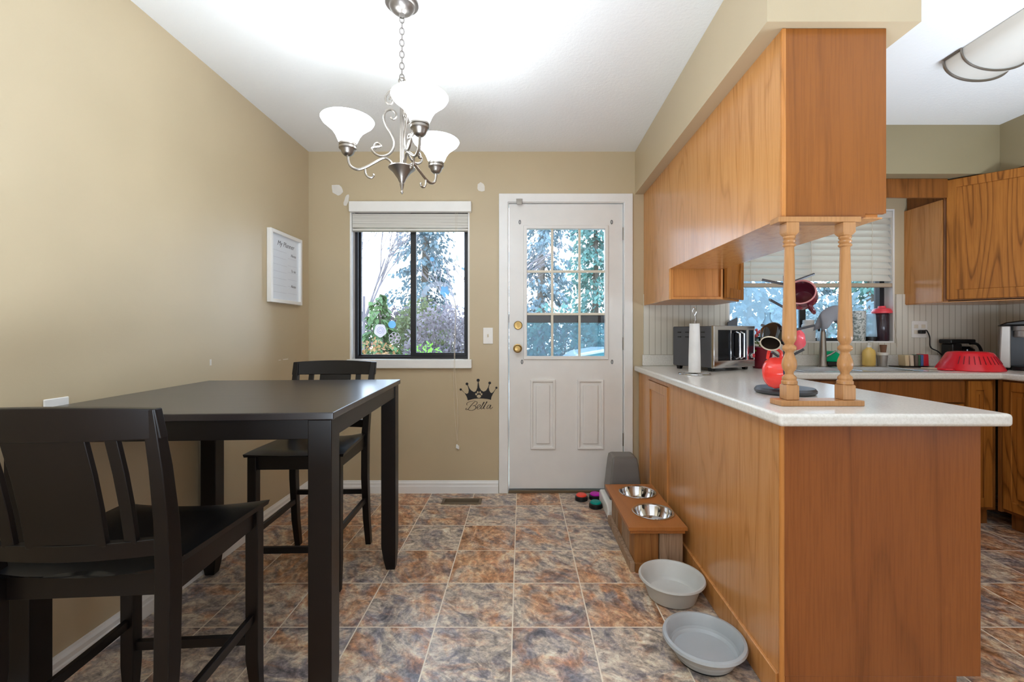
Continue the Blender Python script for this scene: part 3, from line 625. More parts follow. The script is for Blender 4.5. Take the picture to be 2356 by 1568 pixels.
# ------------------------------------------------------------------ counter stools with backs
def chair():
    t = thing('dining_chair', None, 'chair')
    # saddle seat
    mb = MB(); n = 10; top, bot = [], []
    for j in range(n+1):
        v = -1+2*j/n
        for i in range(n+1):
            u = -1+2*i/n; hw = .205+.013*v; y = .205*v-(.012*(1-u*u) if v > .9 else 0)
            z = .622-.016*(1-u*u)*(1-.35*v)-(.004*max(0, v)**4); e = max(abs(u), abs(v)); z -= .007 if e > .99 else 0
            top.append((u*hw, y, z)); bot.append((u*hw*.985, y*.985, .598))
    N = (n+1)**2; fs = []
    for j in range(n):
        for i in range(n):
            a = j*(n+1)+i; q = (a, a+1, a+n+2, a+n+1); fs.append(q); fs.append(tuple(N+k for k in q[::-1]))
    rim = [i for i in range(n+1)]+[k*(n+1)+n for k in range(1, n+1)]+[n*(n+1)+i for i in range(n-1, -1, -1)]+[k*(n+1) for k in range(n-1, 0, -1)]
    for a, b_ in zip(rim, rim[1:]+rim[:1]): fs.append((a, N+a, N+b_, b_))
    mb.add(top+bot, fs); obj('seat', mb, M['seat'], t, ang=50)
    fr = MB().grid([-.19, -.168, .168, .19], [-.185, -.165, .165, .185], lambda i, j: i != 1 or j != 1, .538, .597)
    obj('seat_frame', fr, M['espresso'], t, bevel=.002)
    for s in (-1, 1):
        obj('leg', MB().post([(s*.19, .19, 0, .013, .013), (s*.186, .185, .06, .016, .016), (s*.183, .181, .13, .019, .019), (s*.183, .181, .5975, .019, .019)]), M['espresso'], t, bevel=.003)
        obj('leg', MB().post([(s*.188, -.255, 0, .014, .017), (s*.187, -.222, .15, .016, .019), (s*.186, -.2, .38, .017, .021), (s*.188, -.198, .6, .017, .022), (s*.193, -.212, .72, .016, .02), (s*.2, -.24, .85, .015, .017), (s*.207, -.277, .985, .013, .013)]), M['espresso'], t, bevel=.003)
    def curve_y(z): return {0: 0}.get(z, 0)
    def back_y(z):   # depth of the back at height z
        P = [(.6, -.198), (.72, -.212), (.85, -.24), (.985, -.277)]
        for (z0, y0), (z1, y1) in zip(P, P[1:]):
            if z <= z1: return y0+(y1-y0)*(z-z0)/(z1-z0)
        return P[-1][1]+(z-.985)*-.28
    def rail(zlo, zhi, w, th, bow, arch=0, n=12):
        vs = []; 
        for i in range(n+1):
            u = -1+2*i/n; dy = -bow*(1-u*u); x = u*w
            for z, zz in ((zlo, zlo), (zhi, zhi+arch*(1-u*u))):
                y = back_y(z)+dy; vs += [(x, y-th/2, zz), (x, y+th/2, zz)]
        fs = [(0, 1, 3, 2), (4*n, 4*n+2, 4*n+3, 4*n+1)]
        for i in range(n):
            a = 4*i; b_ = a+4
            fs += [(a, a+2, b_+2, b_), (a+1, b_+1, b_+3, a+3), (a+2, a+3, b_+3, b_+2), (a, b_, b_+1, a+1)]
        return MB().add(vs, fs)
    obj('top_rail', rail(.918, .985, .222, .022, .022, .008), M['espresso'], t, bevel=.003)
    obj('lower_rail', rail(.643, .682, .178, .02, .022), M['espresso'], t, bevel=.002)
    def slat(xa, wd):
        vs = []
        for z in (.675, .76, .84, .925):
            u = xa/.2; y = back_y(z)-.022*(1-u*u); vs.append((xa, y, z, wd/2, .0065))
        return MB().post(vs)
    obj('splat', slat(0, .165), M['espresso'], t, bevel=.002)
    for s in (-1, 1): obj('slat', slat(s*.126, .026), M['espresso'], t, bevel=.002)
    obj('stretcher', MB().box(-.166, .166, .172, .19, .168, .196), M['espresso'], t, bevel=.002)
    obj('stretcher', MB().box(-.17, .17, -.222, -.206, .285, .31), M['espresso'], t, bevel=.002)
    for s in (-1, 1): obj('stretcher', MB().post([(s*.183, -.205, .243, .008, .004), (s*.183, .165, .243, .008, .004), (s*.183, .165, .268, .008, .004), (s*.183, -.205, .268, .008, .004)]) if False else MB().box(s*.183-.008, s*.183+.008, -.198, .163, .243, .27), M['espresso'], t, bevel=.002)
    return t
c1 = chair(); c2 = dup(c1)
c1['label'] = 'dark slat back counter chair seen from behind at the near side of the table'; c1['group'] = 'counter chairs at the dining table'
c2['label'] = 'dark slat back counter chair tucked under the table on the window side'; c2['group'] = 'counter chairs at the dining table'
place(c1, (-1.01, 1.2, 0), R(4)); place(c2, (-1.01, 2.15, 0), R(182))

# ------------------------------------------------------------------ peninsula
def sk(p): return (p[0]+.022*(p[1]-1.35) if p[0] < 1.0 else p[0], p[1], p[2])      # the long side runs very slightly out of square
def skew(mb): mb.v = [Vector(sk(p)) for p in mb.v]; return mb
pn = thing('peninsula_cabinet', 'honey oak peninsula base cabinet with plain end panel and long veneered side', 'cabinet', (1.09, 2.2, 0))
obj('carcass', skew(MB().box(.806, 1.385, 1.366, 2.565, .09, .87)), M['oak_dark'], pn, smooth=False)
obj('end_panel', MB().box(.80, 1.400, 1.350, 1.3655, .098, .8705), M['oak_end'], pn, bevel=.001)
obj('corner_strip', MB().cyl((.797, 1.357, .0), (.797, 1.357, .8705), .0085, n=12), M['oak'], pn)
obj('base_board', MB().box(.804, 1.328, 1.351, 1.3655, .0, .0975), M['oak_end'], pn, bevel=.002)
obj('side_panel', skew(MB().box(.793, .805, 1.366, 2.43, .096, .8705)), M['oak_side'], pn, bevel=.001)
obj('base_strip', skew(MB().box(.783, .8055, 1.366, D-.03, .0, .0955)), M['oak_side'], pn, bevel=.003)
dr = obj('door', skew(MB().grid([2.47, 2.52, 2.83, 2.88], [.13, .185, .785, .84], lambda i, j: i != 1 or j != 1, .786, .803, 'yz')), M['oak_side'], pn, bevel=.003)
obj('door_panel', skew(MB().box(.793, .803, 2.515, 2.835, .18, .79)), M['oak_side'], dr, smooth=False)
obj('face_frame', skew(MB().grid([2.435, 2.47, 2.88, D-.02], [.096, .128, .842, .8705], lambda i, j: not (i == 1 and j == 1), .794, .8055, 'yz')), M['oak_side'], pn, bevel=.001)
# U-shaped worktop with sink cut-out
def wkw(p): return (p[0]+.0296*(p[1]-1.28) if p[0] < 1.0 else p[0], p[1], p[2])
SX0, SX1, SY0, SY1 = 1.70, 2.46, 2.655, 3.02
ct = obj('worktop', MB().grid([.747, 1.426, SX0, SX1, 2.79, XR-.002], [.4, 1.28, 2.575, SY0, SY1, D-.0095], lambda i, j: (i == 0 and j >= 1) or (j >= 2 and not (i == 2 and j == 3)) or i == 4, .872, .91, warp=wkw), M['counter'], bevel=.011, seg=3, origin=(0, 0, .872))
tag(ct, 'off white laminate worktop wrapping from the oak peninsula round to the sink', 'worktop')
cb = obj('backsplash_curb', MB().grid([.86, XR-.024, XR-.0095], [1.0, D-.026, D-.0095], lambda i, j: i == 1 or j == 1, .9105, .989), M['counter'], bevel=.004)
tag(cb, 'low off white laminate upstand along the back of the kitchen worktop', 'backsplash')
# spindle pair between worktop and hanging cabinet
sp = thing('spindle_rail', 'pair of turned oak spindles on an oak plate on the peninsula top', 'spindles', (.965, 1.446, .9105))
px0, px1, py0, py1 = .828, 1.094, 1.411, 1.478
obj('base_plate', MB().box(px0, px1, py0, py1, .9105, .928), M['oak_turned'], sp, bevel=.002)
obj('top_plate', MB().box(px0, px1, 1.425, 1.478, 1.502, 1.519), M['oak_turned'], sp, bevel=.002)
zl = lambda v: Z(v, 1.446)
prof = [(.012, 884), (.0235, 882), (.0235, 876), (.02, 873), (.0215, 870), (.0205, 866), (.0125, 860), (.013, 855), (.02, 848), (.0225, 838), (.021, 828), (.016, 819), (.0125, 811), (.0135, 808), (.02, 804), (.0215, 800), (.0195, 796), (.013, 792), (.0145, 789), (.021, 780), (.0212, 772), (.0205, 745), (.0185, 700), (.0165, 650), (.0150, 600), (.0140, 572), (.0138, 569), (.019, 566), (.0195, 563), (.0145, 560), (.0185, 557), (.019, 554), (.0145, 551), (.0185, 548), (.018, 544), (.012, 540)]
for xs_ in (.874, 1.056):
    s_ = obj('spindle', MB().lathe([(r, zl(v)) for r, v in prof], 28, T((xs_, 1.446, 0))), M['oak_turned'], sp)
    obj('block', MB().post([(xs_, 1.446, .9285, .0205, .0205), (xs_, 1.446, zl(886), .0205, .0205), (xs_, 1.446, zl(881), .015, .015)]), M['oak_turned'], s_, bevel=.0015)
    obj('block', MB().post([(xs_, 1.446, zl(543), .014, .014), (xs_, 1.446, zl(536), .0205, .0205), (xs_, 1.446, 1.5015, .0205, .0205)]), M['oak_turned'], s_, bevel=.0015)
# hanging cabinet over the peninsula
def sk2(p): return (p[0]+.0145*(p[1]-1.44) if p[0] < 1.0 else p[0], p[1], p[2])
def skew2(mb): mb.v = [Vector(sk2(p)) for p in mb.v]; return mb
uc = thing('hanging_cabinet', 'long honey oak wall cabinet hanging below the soffit over the peninsula', 'cabinet', (1.02, 2.3, 1.52))
obj('carcass', skew2(MB().box(.861, 1.17, 1.456, 2.596, 1.524, 2.134)), M['oak'], uc, smooth=False)
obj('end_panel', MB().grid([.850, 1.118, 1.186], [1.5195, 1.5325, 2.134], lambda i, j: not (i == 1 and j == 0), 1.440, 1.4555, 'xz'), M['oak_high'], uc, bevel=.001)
obj('corner_strip', MB().box(.8465, .860, 1.438, 1.452, 1.5195, 2.134), M['oak'], uc, bevel=.003)
obj('side_panel', skew2(MB().prism([(1.452, 1.5195), (2.60, 1.5195), (2.60, 1.34), (D-.001, 1.34), (D-.001, 2.134), (1.452, 2.134)], .849, .8605, 'x')), M['oak_side'], uc, smooth=False)
obj('bottom_panel', skew2(MB().box(.861, 1.186, 1.456, 2.596, 1.5197, 1.5238)), M['oak_side'], uc, smooth=False)
# diagonal corner wall cabinet at the end of it
kc = thing('corner_cabinet', 'oak corner wall cabinet beside the sink window above the toaster oven', 'cabinet', (1.15, 2.9, 1.34))
obj('carcass', MB().prism([(.888, 2.616), (1.176, 2.616), (1.379, 2.81), (1.379, D-.0095), (.888, D-.0095)], 1.342, 2.134), M['oak'], kc, smooth=False)
obj('front_panel', MB().grid([.8785, .892, 1.17, 1.182], [1.342, 1.356, 1.5185], lambda i, j: i != 1 or j == 0, 2.60, 2.6155, 'xz'), M['oak'], kc, bevel=.001)
DM = T((1.186, 2.603, 0)) @ Matrix.Rotation(R(45), 4, 'Z')
dr = obj('door', MB().grid([.004, .055, .23, .283], [1.35, 1.41, 2.05, 2.12], lambda i, j: i != 1 or j != 1, -.02, -.002, 'xz', Mx=DM), M['oak_bold'], kc, bevel=.003)
obj('door_panel', MB().box(.05, .235, -.012, -.003, 1.4, 2.06, DM), M['oak_bold'], dr, smooth=False)
# valance board over the window and right corner wall cabinet
vb = obj('valance_board', MB().box(1.40, 2.735, 2.842, 2.86, 2.012, 2.134), M['oak_dark'], bevel=.002); tag(vb, 'dark oak valance board spanning above the sink window blind', 'valance')
rc = thing('corner_cabinet', 'large grained oak corner wall cabinet above the coffee maker', 'cabinet', (3.05, 2.9, 1.345))
Pc = [(2.752, 2.885), (3.06, 2.577), (XR-.0095, 2.577), (XR-.0095, D-.0095), (2.752, D-.0095)]
obj('carcass', MB().prism(Pc, 1.352, 2.134), M['oak_dark'], rc, smooth=False)
obj('side_panel', MB().box(2.738, 2.7515, 2.885, D-.001, 1.347, 2.011), M['oak_side'], rc, smooth=False)
obj('bottom_board', MB().prism([(2.742, 2.88), (3.055, 2.57), (XR-.0095, 2.57), (XR-.0095, D-.0095), (2.742, D-.0095)], 1.342, 1.3465), M['oak_side'], rc, smooth=False)
DM = T((2.742, 2.878, 0)) @ Matrix.Rotation(R(-45), 4, 'Z')
obj('stile', MB().box(0, .022, -.002, .016, 1.347, 2.134, DM), M['oak_dark'], rc, bevel=.001)
dr = obj('door', MB().grid([.014, .06, .374, .42], [1.358, 1.42, 2.072, 2.126], lambda i, j: i != 1 or j != 1, -.022, -.003, 'xz', Mx=DM), M['oak_bold'], rc, bevel=.004)
obj('door_panel', MB().box(.055, .38, -.012, -.004, 1.41, 2.08, DM), M['oak_bold'], dr, smooth=False)
# base cabinets under the back and right worktop
bc = thing('base_cabinet', 'oak sink base cabinet with false drawer front and panelled door', 'cabinet', (2.1, 2.88, 0))
yf = 2.605
obj('carcass', MB().grid([1.43, 1.45, 2.78, 2.80], [yf+.012, yf+.03, D-.04, D-.02], lambda i, j: i != 1 or j != 1, .1, .8705), M['oak_dark'], bc, smooth=False)
obj('toe_kick', MB().box(1.43, 2.80, yf+.06, yf+.075, 0, .0995), M['oak_dark'], bc, smooth=False)
obj('drawer_front', MB().box(1.46, X(2218, yf), yf-.008, yf+.011, .735, .862), M['oak_dark'], bc, bevel=.004)
def rdoor(par, xa, xb, za, zb, y, mat=None):
    mat = mat or M['oak_bold']
    f = obj('door', MB().grid([xa, xa+.05, xb-.05, xb], [za, za+.055, zb-.055, zb], lambda i, j: i != 1 or j != 1, y-.01, y+.009, 'xz'), mat, par, bevel=.004)
    obj('door_panel', MB().box(xa+.045, xb-.045, y-.002, y+.008, za+.05, zb-.05).box(xa+.075, xb-.075, y-.009, y, za+.08, zb-.08), mat, f, bevel=.004)
rdoor(bc, X(2224, yf), 2.765, .12, .862, yf+.002)
rdoor(bc, 1.46, 1.96, .12, .725, yf+.002); rdoor(bc, 1.98, X(2216, yf), .12, .725, yf+.002)
bc = thing('base_cabinet', 'oak base cabinet run with panelled doors along the right kitchen wall', 'cabinet', (3.1, 1.6, 0))
xf = 2.812
obj('carcass', MB().box(xf+.012, XR-.012, .45, yf-.01, .1, .8705), M['oak_dark'], bc, smooth=False)
obj('toe_kick', MB().box(xf+.06, xf+.075, .45, yf-.01, 0, .0995), M['oak_dark'], bc, smooth=False)
obj('filler_strip', MB().box(2.801, 2.83, 2.588, 2.604, .1, .8705), M['oak_dark'], bc, smooth=False)
for ya, yb_ in ((2.18, 2.585), (1.74, 2.15), (1.3, 1.71)):
    f = obj('door', MB().grid([ya, ya+.05, yb_-.05, yb_], [.12, .175, .807, .862], lambda i, j: i != 1 or j != 1, xf-.008, xf+.011, 'yz'), M['oak_bold'], bc, bevel=.004)
    obj('door_panel', MB().box(xf, xf+.01, ya+.045, yb_-.045, .17, .81).box(xf-.007, xf+.003, ya+.075, yb_-.075, .2, .78), M['oak_bold'], f, bevel=.004)

# ------------------------------------------------------------------ kitchen ceiling light
kl = thing('ceiling_light', 'long white curved kitchen ceiling light with nickel end bands', 'light', (2.16, 1.5, ZC-.11))
def arc(y, rx=.16, rz=.1, n=24): return [(2.16-rx*math.cos(math.pi*i/n), y, ZC-.002-rz*math.sin(math.pi*i/n)**.8) for i in range(n+1)]
def halfpipe(ya, yb_, rx, rz):
    a, b_ = arc(ya, rx, rz), arc(yb_, rx, rz); n = len(a)
    return MB().add(a+b_, [(i, i+1, n+i+1, n+i) for i in range(n-1)]+[tuple(range(n)), tuple(range(n, 2*n))[::-1], (0, n, 2*n-1, n-1)])
obj('diffuser', halfpipe(.9, 2.10, .155, .095), M['diffuser'], kl)
for ye, yi in ((2.10, 2.015), (.90, .985)):
    obj('end_band', MB().tube(arc(ye, .16, .1), .0055, 8).tube(arc(yi, .16, .1), .0045, 8).tube([(2.0, ye, ZC-.006), (2.0, yi, ZC-.006)], .005, 8).tube([(2.32, ye, ZC-.006), (2.32, yi, ZC-.006)], .005, 8), M['nickel_dark'], kl)

# ------------------------------------------------------------------ sink and tap
CT = .9105
sk_ = thing('sink', 'double bowl stainless steel sink set into the worktop under the window', 'sink', (2.08, 2.84, CT))
def rimw(x0, x1, y0, y1): return MB().grid([x0-.022, x0+.012, (x0+x1)/2-.02, (x0+x1)/2+.02, x1-.012, x1+.022], [y0-.02, y0+.012, y1-.012, y1+.06], lambda i, j: not (j == 1 and i in (1, 3)), CT, CT+.004)
obj('rim', rimw(SX0, SX1, SY0, SY1), M['steel'], sk_, bevel=.0015)
xm_ = (SX0+SX1)/2
for a, b_ in ((SX0+.012, xm_-.02), (xm_+.02, SX1-.012)):
    ya, yb_ = SY0+.012, SY1-.012; t_ = .03; zb = CT-.17
    vs = [(a, ya, CT+.001), (b_, ya, CT+.001), (b_, yb_, CT+.001), (a, yb_, CT+.001), (a+.01, ya+.01, zb+.02), (b_-.01, ya+.01, zb+.02), (b_-.01, yb_-.01, zb+.02), (a+.01, yb_-.01, zb+.02), (a+t_, ya+t_, zb), (b_-t_, ya+t_, zb), (b_-t_, yb_-t_, zb), (a+t_, yb_-t_, zb)]
    fs = [(i, (i+1) % 4, 4+(i+1) % 4, 4+i) for i in range(4)]+[(4+i, 4+(i+1) % 4, 8+(i+1) % 4, 8+i) for i in range(4)]+[(8, 9, 10, 11)]
    bo = obj('basin', MB().add(vs, fs), M['steel'], sk_)
    obj('drain', MB().lathe([(.03, zb+.0005), (.03, zb+.003), (.02, zb+.002), (.001, zb+.001)], 20, T(((a+b_)/2, (ya+yb_)/2, 0))), M['chrome'], bo)
fx, fy = X(1893, 3.055), 3.055
fa = thing('kitchen_tap', 'brushed steel gooseneck kitchen tap behind the sink', 'tap', (fx, fy, CT+.004))
obj('body', MB().lathe([(.028, CT+.0045), (.028, CT+.012), (.024, CT+.02), (.022, CT+.1), (.017, Z(765, fy)), (.012, Z(758, fy))], 20, T((fx, fy, 0))), M['nickel'], fa)
obj('spout', MB().tube(crom([(fx, fy, Z(762, fy)), (fx+.004, fy, Z(735, fy)), (fx+.03, fy-.03, Z(716, fy)), (fx+.066, fy-.07, Z(712, fy)), (fx+.095, fy-.1, Z(724, fy)), (fx+.105, fy-.11, Z(748, fy))]), .0115, 12), M['nickel'], fa)
obj('spray_head', MB().lathe([(.012, 0), (.018, -.01), (.021, -.06), (.017, -.085), (.001, -.086)], 16, T((fx+.105, fy-.11, Z(746, fy)))), M['silver'], fa)
obj('lever', MB().tube([(fx+.02, fy, CT+.07), (fx+.05, fy-.005, CT+.085), (fx+.085, fy-.01, CT+.11)], [.009, .007, .006], 8), M['nickel'], fa)
# dish cloth over the spout
vs, fs = [], []; nu, nv = 12, 10
for i in range(nu+1):
    s_ = i/nu; ang_ = math.pi*(s_); L_ = .1
    for j in range(nv+1):
        t_ = -1+2*j/nv; drop = abs(t_)
        px_ = fx-.012+.1*s_+.006*math.sin(5*t_+3*s_); yy = fy-.09*s_+t_*.026+.008*math.sin(7*s_+2*t_); base = Z(716, fy)+.022+.022*math.sin(math.pi*min(1, s_*1.05))-.025*(1-s_)**2
        zz = base-.13*drop**1.6*(1-.2*s_)-.01*math.sin(8*s_)*drop
        vs.append((px_-.025*drop*(1-s_), yy-.012*math.sin(6*s_)*drop, zz))
for i in range(nu):
    for j in range(nv): a = i*(nv+1)+j; fs.append((a, a+1, a+nv+2, a+nv+1))
dc = obj('dish_cloth', MB().add(vs, fs), M['cloth'], ang=180); so = dc.modifiers.new('thick', 'SOLIDIFY'); so.thickness = .003
tag(dc, 'grey dish cloth draped over the kitchen tap spout', 'cloth')
# green scrubber in black holder
gx, gyy = X(1918, 3.06), 3.105
g = thing('dish_scrubber', 'green dish scrubber in a black holder right of the tap', 'scrubber', (gx+.03, gyy, CT+.004))
obj('holder', MB().box(gx-.03, gx+.09, gyy-.03, gyy+.03, CT+.0045, Z(831, gyy)), M['black'], g, bevel=.006)
obj('scrubber', MB().prism([(gx-.05, Z(828, gyy)), (gx-.04, Z(814, gyy)), (gx-.015, Z(807, gyy)), (gx+.03, Z(807, gyy)), (gx+.1, Z(822, gyy)), (gx+.1, Z(836, gyy)+.006), (gx-.03, Z(831, gyy)+.001)], gyy-.025, gyy+.025, 'y'), M['green'], g, bevel=.008, seg=3)

# ------------------------------------------------------------------ vessels and small things (each its own)
def vessel(name, label, cat, loc, prof, mat, parts=(), n=28, sy=1., group=None, rz=0):
    t = thing(name, label, cat, loc, 0, group)
    L_ = T(loc) @ Matrix.Rotation(rz, 4, 'Z')
    obj('body', MB().lathe(prof, n, L_, sy), mat, t)
    for nm, pr, m_ in parts: obj(nm, MB().lathe(pr, n, L_, sy), m_, t)
    return t
q = at(2003, 800, 3.09)
t = vessel('soap_bottle', 'yellow dish soap bottle with white pump behind the sink', 'bottle', (q.x, 3.105, CT+.0045), [(.038, 0), (.043, .006), (.043, .085), (.038, .108), (.018, .122), (.014, .128)], M['soap'], [('collar', [(.015, .128), (.015, .142), (.006, .144), (.005, .165), (.001, .166)], M['white'])], sy=.7)
obj('pump', MB().box(q.x-.006, q.x+.006, 3.06, 3.112, CT+.168, CT+.178), M['white'], t, bevel=.003)
SL = W2[2]+.0125; ys = D+.04
q = X(2032, ys)
vessel('bottle', 'dark bottle with coral red cap at the right end of the window sill', 'bottle', (q-.01, ys, SL), [(.04, 0), (.044, .006), (.044, .19), (.04, .2)], M['amberglass'], [('cap', [(.06, .2), (.062, .212), (.05, .232), (.024, .24), (.022, .252), (.001, .254)], M['redcap'])])
vessel('storage_jar', 'clear tapered plastic jug beside the dark red capped bottle', 'jar', (X(2003, ys)-.004, ys-.005, SL), [(.036, 0), (.04, .004), (.03, .19), (.026, .195)], M['clear'], [('base', [(.0395, .0005), (.041, .006), (.04, .03), (.036, .032)], M['black'])])
vessel('planter_jar', 'grey speckled white jar on the window sill behind the second spindle', 'jar', (X(1973, ys), ys, SL), [(.043, 0), (.047, .005), (.05, .215), (.047, .216), (.043, .2), (.001, .19)], M['speck'])
vessel('storage_jar', 'white lidded canister on the sill left of the tap', 'jar', (X(1860, ys), ys, SL), [(.042, 0), (.044, .004), (.044, .115), (.036, .125)], M['white'], [('lid', [(.036, .1255), (.038, .13), (.036, .15), (.015, .156), (.001, .157)], M['white'])])
vessel('soap_bottle', 'tiny clear bottle with black pump on the sill left of the tap', 'bottle', (X(1880, ys), ys-.02, SL), [(.012, 0), (.013, .004), (.013, .06), (.006, .07)], M['clear'], [('pump', [(.006, .0705), (.008, .075), (.008, .095), (.001, .096)], M['black'])], n=14)
vessel('water_bottle', 'white and blue plastic bottle on the sill left of the mug tree', 'bottle', (X(1766, ys), ys, SL), [(.036, .062), (.039, .068), (.039, .105), (.034, .135), (.02, .16), (.019, .19), (.021, .192), (.021, .206), (.001, .207)], M['clear'], [('liquid', [(.034, 0), (.037, .004), (.037, .0615), (.001, .0616)], M['bluewater'])])
# potted plant
pt = thing('potted_plant', 'red and green flowering plant in a crimson pot behind the toaster oven', 'plant', (X(1752, 2.95), 2.95, CT))
pq = (X(1752, 2.95), 2.95)
obj('pot', MB().lathe([(.05, CT+.0005), (.055, CT+.01), (.07, CT+.13), (.074, CT+.14), (.068, CT+.142), (.064, CT+.12), (.001, CT+.118)], 24, T((*pq, 0))), M['darkred'], pt)
rnd = random.Random(5); mb = MB(); fl = MB()
for i in range(70):
    a = rnd.uniform(0, 6.28); r = rnd.uniform(.0, .075); z = CT+rnd.uniform(.12, .22); p = Vector((pq[0]+r*math.cos(a), pq[1]+r*math.sin(a), z)); e = Euler((rnd.uniform(-1, 1), rnd.uniform(-1, 1), a)).to_matrix().to_4x4()
    mb.add([(0, 0, 0), (.018, .01, .004), (.04, 0, 0), (.018, -.01, .004)], [(0, 1, 2, 3)], T(p) @ e)
for i in range(16):
    a = rnd.uniform(0, 6.28); r = rnd.uniform(.0, .07); fl.ball((pq[0]+r*math.cos(a), pq[1]+r*math.sin(a), CT+rnd.uniform(.2, .26)), rnd.uniform(.009, .014), 8)
obj('foliage', mb, M['leaf'], pt, smooth=None); obj('flowers', fl, M['pink'], pt)

# toaster oven
OM = T((1.144, 2.65, CT)) @ Matrix.Rotation(R(29), 4, 'Z'); OW, OD, OH = .395, .31, .275
ov = thing('toaster_oven', 'grey and chrome toaster oven with glass door in the worktop corner', 'oven', (1.144, 2.65, CT), R(29))
obj('body', MB().box(.004, OW-.004, .012, OD, .022, OH, OM), M['ovengrey'], ov, bevel=.008, seg=3)
mb = MB()
for k in range(4):
    for zz in (.235, .205): mb.box(-.0, .0055, .06+k*.06, .085+k*.06, zz, zz+.006, OM)
obj('side_vent', mb, M['black'], ov, smooth=False)
obj('front_frame', MB().grid([0, .04, .315, .335, .388, OW], [.02, .065, .25, .277], lambda i, j: j != 1 or i in (0, 2, 4), -.008, .0115, 'xz', Mx=OM), M['chrome'], ov, bevel=.003)
obj('door_glass', MB().box(.04, .315, .0, .008, .065, .25, OM), M['ovenglass'], ov, smooth=False)
cp = obj('control_panel', MB().box(.335, .388, -.004, .008, .065, .25, OM), M['panelglass'], ov, smooth=False)
obj('knob', MB().lathe([(.017, 0), (.017, .012), (.014, .018), (.001, .018)], 18, OM @ T((.362, -.0045, .09)) @ Ry), M['chrome'], cp)
obj('door_rail', MB().box(.16, .17, -.004, -.0005, .065, .25, OM), M['chrome'], ov, bevel=.001)
for xk in (.205, .245):
    obj('handle', MB().tube([OM @ Vector((xk, -.012, .075)), OM @ Vector((xk, -.034, .085)), OM @ Vector((xk, -.034, .23)), OM @ Vector((xk, -.012, .24))], .0065, 8), M['chrome'], ov)
for xk in (.03, OW-.04):
    for yk in (.035, OD-.035): obj('foot', MB().post([(xk, yk, .0005, .011, .011), (xk, yk, .0215, .014, .014)], OM), M['black'], ov)
# dark tray behind the oven
tr = obj('baking_tray', MB().prism([(X(1672, 3.13), CT+.0005), (X(1697, 3.13), CT+.0005), (X(1697, 3.13), Z(729, 3.13)), (X(1674, 3.13), Z(741, 3.13))], 3.128, 3.138, 'y'), M['darkgrey'], bevel=.003)
tag(tr, 'dark tray standing upright behind the toaster oven', 'tray')

# paper towel holder
q = (X(1598, 2.5), 2.5)
ph = thing('paper_towel_holder', 'wire paper towel holder with a nearly finished white roll on the worktop', 'towel holder', (*q, CT))
obj('base_ring', MB().tube([(q[0]+.085*math.cos(t), q[1]+.085*math.sin(t), CT+.004) for t in [2*math.pi*i/36 for i in range(36)]], .003, 6, True).tube([(q[0]-.085, q[1], CT+.004), (q[0]+.085, q[1], CT+.004)], .0025, 6).tube([(q[0], q[1]-.085, CT+.0045), (q[0], q[1]+.085, CT+.0045)], .0025, 6), M['towelrack'], ph)
mb = MB()
for s in (0, math.pi): mb.tube([(q[0]+.0045*math.cos(s+i*.55), q[1]+.0045*math.sin(s+i*.55), CT+.005+i*.0068) for i in range(50)], .0022, 6)
zt = CT+.005+49*.0068
mb.tube(crom([(q[0]-.003, q[1], zt), (q[0]-.011, q[1], zt+.018), (q[0], q[1], zt+.04), (q[0]+.011, q[1], zt+.018), (q[0]+.003, q[1], zt)]), .0024, 6)
obj('rod', mb, M['towelrack'], ph)
obj('paper_roll', MB().lathe([(.010, CT+.012), (.033, CT+.012), (.032, CT+.1), (.027, Z(744, 2.5)), (.010, Z(744, 2.5))], 28, T((*q, 0))), M['paper'], ph)

# mug tree
mx, my = X(1806, 1.72), 1.72
mt = thing('mug_tree', 'dark metal mug tree on a round base behind the left spindle', 'mug tree', (mx, my, CT))
obj('base', MB().lathe([(.098, CT+.0005), (.106, CT+.006), (.107, CT+.014), (.1, CT+.023), (.06, CT+.026), (.012, CT+.028)], 40, T((mx, my, 0))), M['darkgrey'], mt)
obj('pole', MB().cyl((mx, my, CT+.027), (mx, my, Z(634, my)), .0065, n=14), M['darkgrey'], mt)
ARM = {}
for k, (u, v, dy, v0) in enumerate(((1753, 643, .03, 654), (1873, 630, .02, 655), (1771, 689, -.05, 708), (1874, 748, -.03, 764), (1751, 747, .05, 763), (1850, 803, -.04, 826), (1776, 809, -.045, 830))):
    e = at(u, v, my+dy); ARM[k] = e
    obj('arm', MB().tube([(mx, my, Z(v0, my)), e], .0048, 8), M['darkgrey'], mt)
